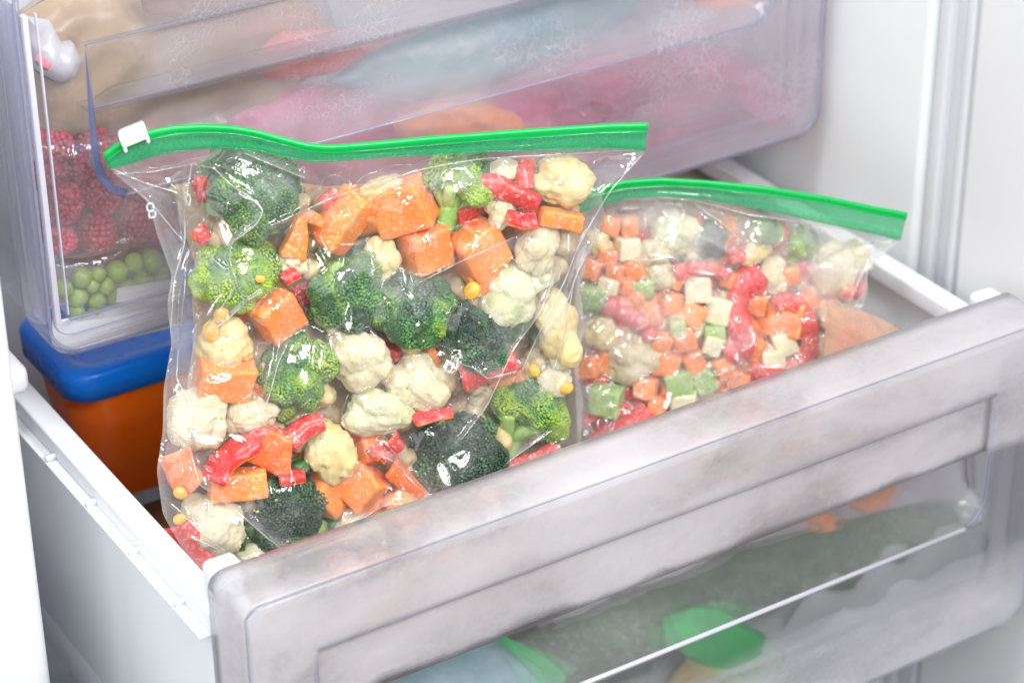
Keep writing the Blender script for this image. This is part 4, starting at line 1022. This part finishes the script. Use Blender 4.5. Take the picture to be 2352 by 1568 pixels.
CR2 = [([Z(270, 545), Z(380, 520), Z(620, 525)], 4, .002), ([Z(380, 965), Z(395, 890), Z(460, 860)], 4, .002), ([Z(640, 955), Z(680, 1020), Z(800, 1030)], 4, .0022), ([Z(800, 1130), Z(880, 1110), Z(960, 1050), Z(930, 960)], 4, .0022),
 ([Z(890, 1180), Z(930, 1120), Z(1040, 1080), Z(1150, 1070)], 4, .002), ([Z(200, 1480), Z(280, 1400), Z(290, 1330)], 4, .002), ([Z(1760, 410), Z(1620, 500), Z(1560, 640), Z(1450, 900)], 5, .003),
 ([Z(1740, 400), Z(1500, 450), Z(1350, 520)], 5, .0026), ([Z(1620, 480), Z(1590, 700), Z(1520, 800)], 4, .0024), ([Z(1520, 800), Z(1430, 950), Z(1370, 1100)], 5, .002),
 ([Z(1380, 700), Z(1400, 850), Z(1340, 1050)], 4, .0018), ([Z(250, 240), Z(400, 190), Z(700, 210), Z(1000, 290), Z(1300, 330), Z(1650, 390)], 5, .0026),
 ([Z(320, 260), Z(400, 250)], 5, .002), ([Z(620, 520), Z(560, 440)], 4, .0016), ([Z(1000, 870), Z(1010, 960), Z(960, 1000)], 4, .0018), ([Z(700, 230), Z(850, 330), Z(960, 440)], 5, .0018)]
GL2 = [z6(*p)+q for p, q in [((560, 505), (28, 7, -12)), ((365, 255), (22, 6, 5)), ((720, 1010), (22, 5, 10)), ((920, 1020), (8, 20, 20)), ((860, 1100), (10, 5, 30)), ((260, 1290), (16, 8, 20)), ((530, 1380), (24, 5, 25)), ((560, 1260), (10, 26, -15)), ((1010, 920), (8, 22, 10)),
 ((1100, 1080), (26, 6, 5)), ((760, 590), (26, 7, -10)), ((230, 690), (12, 5, 0)), ((1560, 640), (5, 24, -15)), ((400, 200), (30, 5, -5)), ((1230, 1240), (20, 6, 20)), ((870, 1240), (8, 18, 0))]]
b2.film('film', M['film2'], bag2, CR2, 41, GL2, [(1500, 500, 120, 40, .4), (1700, 540, 200, 40, .45), (1900, 620, 60, 100, .45), (1480, 700, 90, 60, .35), (1850, 880, 90, 50, .3), (1600, 600, 60, 60, .4)], drop=.006, wr=1.2)
zip_band(bag2, Z2T, Z2L, (.148, .080), 24, 'zipflap2')

# ------------------------------------------------------------------ blue lidded tub
def tub():
    t = empty('food_tub', 'orange soup tub with a bright blue lid, back left of lower drawer', 'food tub', (.10, .26, -.16))
    off = np.array(t.location)
    def rr(x0, x1, y0, y1, z, r, n=8):
        P = []
        for cx, cy_, a0 in ((x1-r, y1-r, 0), (x0+r, y1-r, 90), (x0+r, y0+r, 180), (x1-r, y0+r, 270)):
            for k in range(n+1):
                a = math.radians(a0+90*k/n); P.append((cx+r*math.cos(a), cy_+r*math.sin(a), z))
        return P
    def loft(name, L, mat, par):
        n = len(L[0]); V = [p for q in L for p in q]; F = []
        for k in range(len(L)-1):
            for j in range(n): F.append((k*n+j, k*n+(j+1) % n, (k+1)*n+(j+1) % n, (k+1)*n+j))
        F.append(tuple(range(n))[::-1]); F.append(tuple((len(L)-1)*n+j for j in range(n)))
        return mesh_obj(name, np.array(V)-off, F, mat, par)
    x0, x1, y0, y1 = TX0, .155, TY0, .300
    zt = TZ
    L = [rr(x0+.016, x1-.016, y0+.016, y1-.016, zt-.085, .016), rr(x0+.012, x1-.012, y0+.012, y1-.012, zt-.082, .018), rr(x0+.007, x1-.007, y0+.007, y1-.007, zt-.04, .02), rr(x0+.003, x1-.003, y0+.003, y1-.003, zt-.008, .022)]
    b = loft('tub_body', L, M['tub'], t)
    L = [rr(x0, x1, y0, y1, zt-.0155, .015), rr(x0-.0005, x1+.0005, y0-.0005, y1+.0005, zt-.003, .016), rr(x0+.001, x1-.001, y0+.001, y1-.001, zt-.0008, .015), rr(x0+.0035, x1-.0035, y0+.0035, y1-.0035, zt, .013),
         rr(x0+.010, x1-.010, y0+.010, y1-.010, zt-.0002, .011), rr(x0+.0125, x1-.0125, y0+.0125, y1-.0125, zt-.004, .010), rr(x0+.016, x1-.016, y0+.016, y1-.016, zt-.0045, .009)]
    l = loft('lid', L, M['blue'], t)
TX0, TY0, TZ = .023, .226, -.013
tub()
# brown board under the bags, cardboard and peach bag behind the small-cut bag
o = box('brown_package', (-.09, -.09, -.012), (.09, .075, .0), M['wood']); o.location = (.125, .185, -.118); tag(o, 'flat brown packet on the drawer floor between the tub and the large bag', 'packet')
pb = box('cardboard_box', (.30, .215, -.165), (.432, .345, -.035), M['card']); tag(pb, 'tan cardboard box top just under the upper drawer behind the small-cut bag', 'box')
pillow('peach_bag', 'thin peach coloured plastic bag lying right of the small-cut bag', 'plastic bag', [(1900, 700), (1975, 712), (2040, 738), (2085, 765), (2098, 800), (2060, 880), (1960, 920), (1890, 850)], .058, .005, 'peach', .2, 3)
pillow('carrot_mass', 'blurred orange carrots inside the peach plastic bag', 'carrots', [(1920, 735), (1975, 745), (2040, 772), (2070, 800), (2050, 880), (1960, 910), (1905, 850)], .066, .003, 'peachm', .35, 5, lscale=200)

# ------------------------------------------------------------------ things in the upper drawer (behind its front at y=.185)
U = YU
GU = None
pillow('beige_packet', 'crumpled beige packet in the top left of the upper drawer', 'packet', [(40, 40), (110, -10), (330, -40), (700, -60), (760, 120), (640, 240), (420, 300), (240, 330), (90, 318), (60, 180)], U+.055, .022, 'beige', .25, 1, lscale=70)
pillow('brown_packet', 'dark brown packet at the top edge behind the upper drawer front', 'packet', [(310, -60), (600, -120), (640, -40), (520, 22), (400, 40), (330, 32)], U+.030, .008, 'brown', .2, 2)
pillow('white_bag', 'white knotted plastic bag with a pink spot in the upper left corner', 'plastic bag', [(60, 40), (115, 50), (140, 100), (165, 95), (185, 140), (165, 180), (125, 190), (80, 165), (60, 100)], U+.040, .010, 'milkbag', .3, 3, lscale=140)
pillow('pink_food', 'soft pink spot inside the white knotted plastic bag', 'food', [(84, 128), (100, 132), (118, 150), (110, 164), (92, 156), (80, 142)], U+.027, .003, 'pink', .2, 4)
pillow('pink_fish', 'pink fish piece blurred behind the handle of the upper drawer', 'fish', [(560, 110), (640, 60), (800, 70), (840, 120), (760, 165), (640, 185), (560, 165)], U+.040, .012, 'pink', .2, 5)
pillow('pink_fish', 'paler salmon pink fish piece right of the pink one, above the teal bag', 'fish', [(780, 130), (860, 100), (1000, 40), (1060, 70), (960, 130), (840, 170)], U+.042, .009, 'pink', .2, 6)
pillow('teal_bag', 'big grey-teal plastic bag blurred across the middle of the upper drawer', 'plastic bag', [(750, 190), (850, 120), (1000, 55), (1180, 0), (1420, -60), (1480, 0), (1400, 80), (1250, 150), (1100, 210), (950, 235), (850, 225)], U+.034, .010, 'teal', .25, 7, lscale=60)
pillow('frozen_berries', 'dark magenta frozen berries packed along the bottom of the upper drawer', 'berries', [(420, 240), (600, 190), (850, 200), (1000, 240), (1200, 190), (1500, 110), (1720, 110), (1790, 200), (1760, 310), (1600, 370), (1300, 420), (1000, 460), (700, 480), (420, 420), (380, 320)], U+.052, .016, 'berrym', .5, 8, lscale=150, kind='stuff')
pillow('red_berry', 'small crimson berry clump at the right end of the upper drawer', 'berries', [(1690, 190), (1740, 165), (1790, 220), (1795, 270), (1750, 290), (1700, 260)], U+.026, .008, 'berrym', .4, 9, lscale=200)
pillow('orange_food', 'orange lump just above the green zip in the upper drawer', 'food', [(900, 285), (1000, 245), (1100, 235), (1190, 262), (1210, 300), (1050, 330), (920, 330)], U+.020, .008, 'orangem', .4, 10, lscale=180)
pillow('orange_food', 'orange patch at the top right end of the upper drawer handle', 'food', [(1580, -30), (1720, -50), (1735, 10), (1660, 24), (1590, 14)], U+.030, .008, 'orangem', .3, 11)
pillow('white_paper', 'white frosty lining sheet under the peas at the drawer bottom', 'paper', [(120, 735), (200, 720), (395, 670), (420, 745), (300, 775), (150, 800), (118, 790)], U+.012, .002, 'ice', .1, 12)
# raspberries
def raspberry(pos, R, seed, label, mat, B, hollow=True):
    rs = np.random.RandomState(seed); o = empty('raspberry', label, 'raspberry', group='raspberries behind the upper drawer front')
    v0, f0 = ICO[2]; VV = []; FF = []; k = 0
    for row in range(7):
        t = row/6; rad = R*(.50+.42*math.sin(math.pi*(.22+.62*t)))*(1 if t < .8 else .8); z = R*(-.75+1.6*t); m_ = max(4, int(rad*6.28/(R*.34)))
        for j in range(m_):
            a = j/m_*6.283+row*.5+rs.rand()*.15; r = R*rs.uniform(.17, .215)
            c = np.array([rad*math.cos(a)*.82, rad*math.sin(a)*.82, z])+rs.normal(size=3)*R*.02
            VV.append(c+v0*r); FF.append(f0+k*len(v0)); k += 1
    mesh_obj('drupelets', np.concatenate(VV), np.concatenate(FF), M[mat], o)
    V, F = ICO[3]; mesh_obj('core', V*np.array([.66, .66, .78])*R+np.array([0, 0, .12*R]), F, M['rasp'], o)
    set_m(o, pos, B); return o
RA = [(140, 552, 36, 'raspl', 'bright raspberry showing its hollow end, above the peas', (200, 70)), (225, 530, 46, 'rasp', 'large raspberry right of the hollow one', (90, 20)), (150, 465, 44, 'rasp', 'raspberry under a curved glint of film at the left', (60, 40)),
 (232, 448, 42, 'rasp', 'raspberry above the large one in the middle of the group', (140, 30)), (310, 500, 50, 'rasp', 'raspberry with a white spike of glint beside the large bag', (80, 30)), (110, 395, 42, 'rasp', 'frosted raspberry on the left edge', (20, 30)),
 (190, 385, 44, 'rasp', 'frost covered raspberry in the upper row', (100, 30)), (270, 395, 44, 'rasp', 'dark raspberry behind the handle edge', (60, 30)), (340, 420, 40, 'rasp', 'raspberry nearest the bag corner', (60, 30)),
 (125, 340, 40, 'rasp', 'darkest raspberry at the top left of the group', (30, 10)), (215, 335, 40, 'rasp', 'dark raspberry at the top of the group beneath the beige packet', (80, 10)), (300, 335, 40, 'rasp', 'dark raspberry at the top right of the group behind the slider', (30, 10)), (370, 520, 40, 'rasp', 'raspberry seen through the edge of the large bag', (50, 10))]
for i, (x, y, r, mt, lab, (a, l)) in enumerate(RA):
    R = r*PX*1.05; p = at(x, y, y=U+.012+R*.9+(.006 if y < 420 else 0)); raspberry(p, R, 400+i, lab, mt, basis(a, l))
bgp = pillow('berry_backing', 'dark crushed raspberries behind the whole berries', 'berries', [(80, 300), (240, 290), (420, 300), (470, 420), (440, 560), (300, 610), (160, 610), (95, 560)], U+.050, .012, 'rasp', .4, 13, lscale=200, kind='stuff')
# peas in a small bag
PEAS = [(268, 624, 27), (308, 603, 23), (350, 598, 28), (225, 630, 19), (188, 638, 24), (145, 664, 22), (180, 683, 23), (212, 655, 17), (222, 690, 22), (243, 657, 20), (178, 716, 18), (218, 716, 17), (325, 642, 25), (372, 630, 22), (262, 682, 20), (370, 665, 22), (290, 660, 20)]
PL = ['largest pea of the bag, in the middle of the top row', 'pea right of the largest, under the bag edge', 'pea with pale spots at the right of the top row', 'small darker pea left of the largest', 'pea under the kite shaped glint', 'leftmost pea of the bag',
      'pea directly below the leftmost pair', 'small round pea at the crossing of rows', 'misty pea in the third row beside the frost', 'brightest small pea below the largest', 'lowest pea at the left, half in frost', 'lowest pea right of its neighbour, half in frost', 'pea above the white label',
      'pea partly behind the large bag edge', 'pea touching the corner of the white label', 'pea behind the left film fold of the large bag', 'pea hidden partly by the top of the label']
for i, (x, y, r) in enumerate(PEAS):
    V, F = ICO[4]; R = r*PX*1.08
    P = V*R*np.array([1, .93, .95]); P = P+V*(snoise(P, 500, i, 2)*R*.03)[:, None]
    P -= V*np.exp(-((V-np.array([.3, .5, .8])/.99)**2).sum(1)/.02)[:, None]*R*.12
    o = mesh_obj('pea', P, F, M['pea']); tag(o, PL[i], 'pea', 'peas behind the upper drawer front')
    set_m(o, at(x, y, y=U+.0105+R), viewB(i*70, i*20))
pb = empty('pea_bag', 'small clear bag of green peas with white label, bottom left of upper drawer', 'plastic bag', at(250, 740, y=U+.015))
def lp(o, par):
    o.parent = par; o.location = np.array(o.location)-np.array(par.location); return o
lp(pillow('bag_film', None, None, [(118, 606), (180, 590), (280, 560), (420, 520), (430, 690), (260, 728), (160, 738), (130, 690)], U+.0125, .006, 'filmclear', .35, 14, parent=pb), pb)
V = [at(x, y, y=U+.0068)-np.array(pb.location) for x, y in [(270, 662), (400, 640), (405, 690), (266, 694)]]+[at(x, y, y=U+.0064)-np.array(pb.location) for x, y in [(270, 662), (400, 640), (405, 690), (266, 694)]]
mesh_obj('white_label', V, [(0, 1, 2, 3), (7, 6, 5, 4), (0, 4, 5, 1), (1, 5, 6, 2), (2, 6, 7, 3), (3, 7, 4, 0)], M['label'], pb, smooth=False)
rb = empty('raspberry_bag', 'clear film bag holding the raspberries in the left of the upper drawer', 'plastic bag', at(250, 600, y=U+.015))
lp(pillow('bag_film', None, None, [(84, 330), (240, 310), (420, 320), (440, 520), (330, 556), (200, 592), (118, 596), (95, 500)], U+.0110, .005, 'filmclear', .45, 15, parent=rb, lscale=90), rb)

# ------------------------------------------------------------------ things behind the lower front
pillow('leafy_greens', 'dark green leafy vegetables blurred behind the handle of the pulled out drawer', 'greens', [(1000, 1560), (1250, 1440), (1500, 1350), (1750, 1240), (2000, 1180), (2200, 1150), (2230, 1190), (2100, 1260), (1900, 1330), (1650, 1440), (1400, 1560), (1200, 1640), (950, 1680)], .052, .012, 'leaf', .45, 20, lscale=150, kind='stuff')
pillow('dark_packet', 'dark brown packet behind the left end of the lower drawer front', 'packet', [(590, 1440), (690, 1420), (730, 1500), (740, 1700), (600, 1740), (580, 1560)], .036, .008, 'dark', .3, 21)
pillow('dark_packet', 'long grey-brown packet along the lower left behind the drawer handle', 'packet', [(740, 1500), (1000, 1420), (1200, 1370), (1250, 1430), (1050, 1520), (850, 1640), (740, 1680)], .060, .008, 'dark', .3, 22)
pillow('blue_grey_bag', 'pale grey-blue bag under the handle at the bottom of the picture', 'plastic bag', [(860, 1520), (1000, 1470), (1120, 1450), (1220, 1500), (1290, 1560), (1200, 1680), (900, 1700)], .040, .008, 'teal', .3, 23)
pillow('white_bag', 'large off-white bag behind the lower right of the drawer front', 'plastic bag', [(1790, 1460), (1850, 1370), (2000, 1290), (2180, 1230), (2300, 1180), (2320, 1330), (2200, 1440), (2000, 1530), (1800, 1620), (1720, 1600)], .044, .008, 'greybag', .2, 24)
pillow('carrot_piece', 'large orange carrot piece blurred behind the upper right of the handle', 'carrot', [(1950, 1130), (1985, 1105), (2040, 1090), (2060, 1110), (2030, 1160), (1985, 1180), (1950, 1165)], .038, .006, 'orangem', .2, 25)
pillow('carrot_piece', 'small pink-orange piece left of the large orange one behind the handle', 'carrot', [(1850, 1190), (1880, 1170), (1915, 1180), (1910, 1215), (1870, 1225)], .038, .005, 'orangem', .2, 26)
pillow('yellow_food', 'soft yellow lump at the bottom edge of the picture behind the drawer front', 'food', [(1530, 1570), (1580, 1510), (1660, 1500), (1720, 1540), (1700, 1620), (1580, 1660)], .040, .008, 'cauly', .2, 27)
hz = empty('green_zip_bag', 'bag with a green zip lying low behind the drawer front', 'zip bag', at(1640, 1500, y=.036))
lp(pillow('zip_band', None, None, [(1520, 1420), (1600, 1398), (1650, 1402), (1760, 1456), (1752, 1492), (1726, 1548), (1700, 1560), (1600, 1515), (1530, 1480)], .0345, .0018, 'zip', .1, 28, parent=hz, soft=False), hz)
hz = empty('green_zip_bag', 'small tip of a green zip at the bottom centre of the picture', 'zip bag', at(1250, 1540, y=.036))
lp(pillow('zip_band', None, None, [(1130, 1462), (1150, 1455), (1250, 1510), (1305, 1555), (1290, 1572), (1240, 1575), (1200, 1520)], .0335, .0014, 'zip', .1, 29, parent=hz, soft=False), hz)
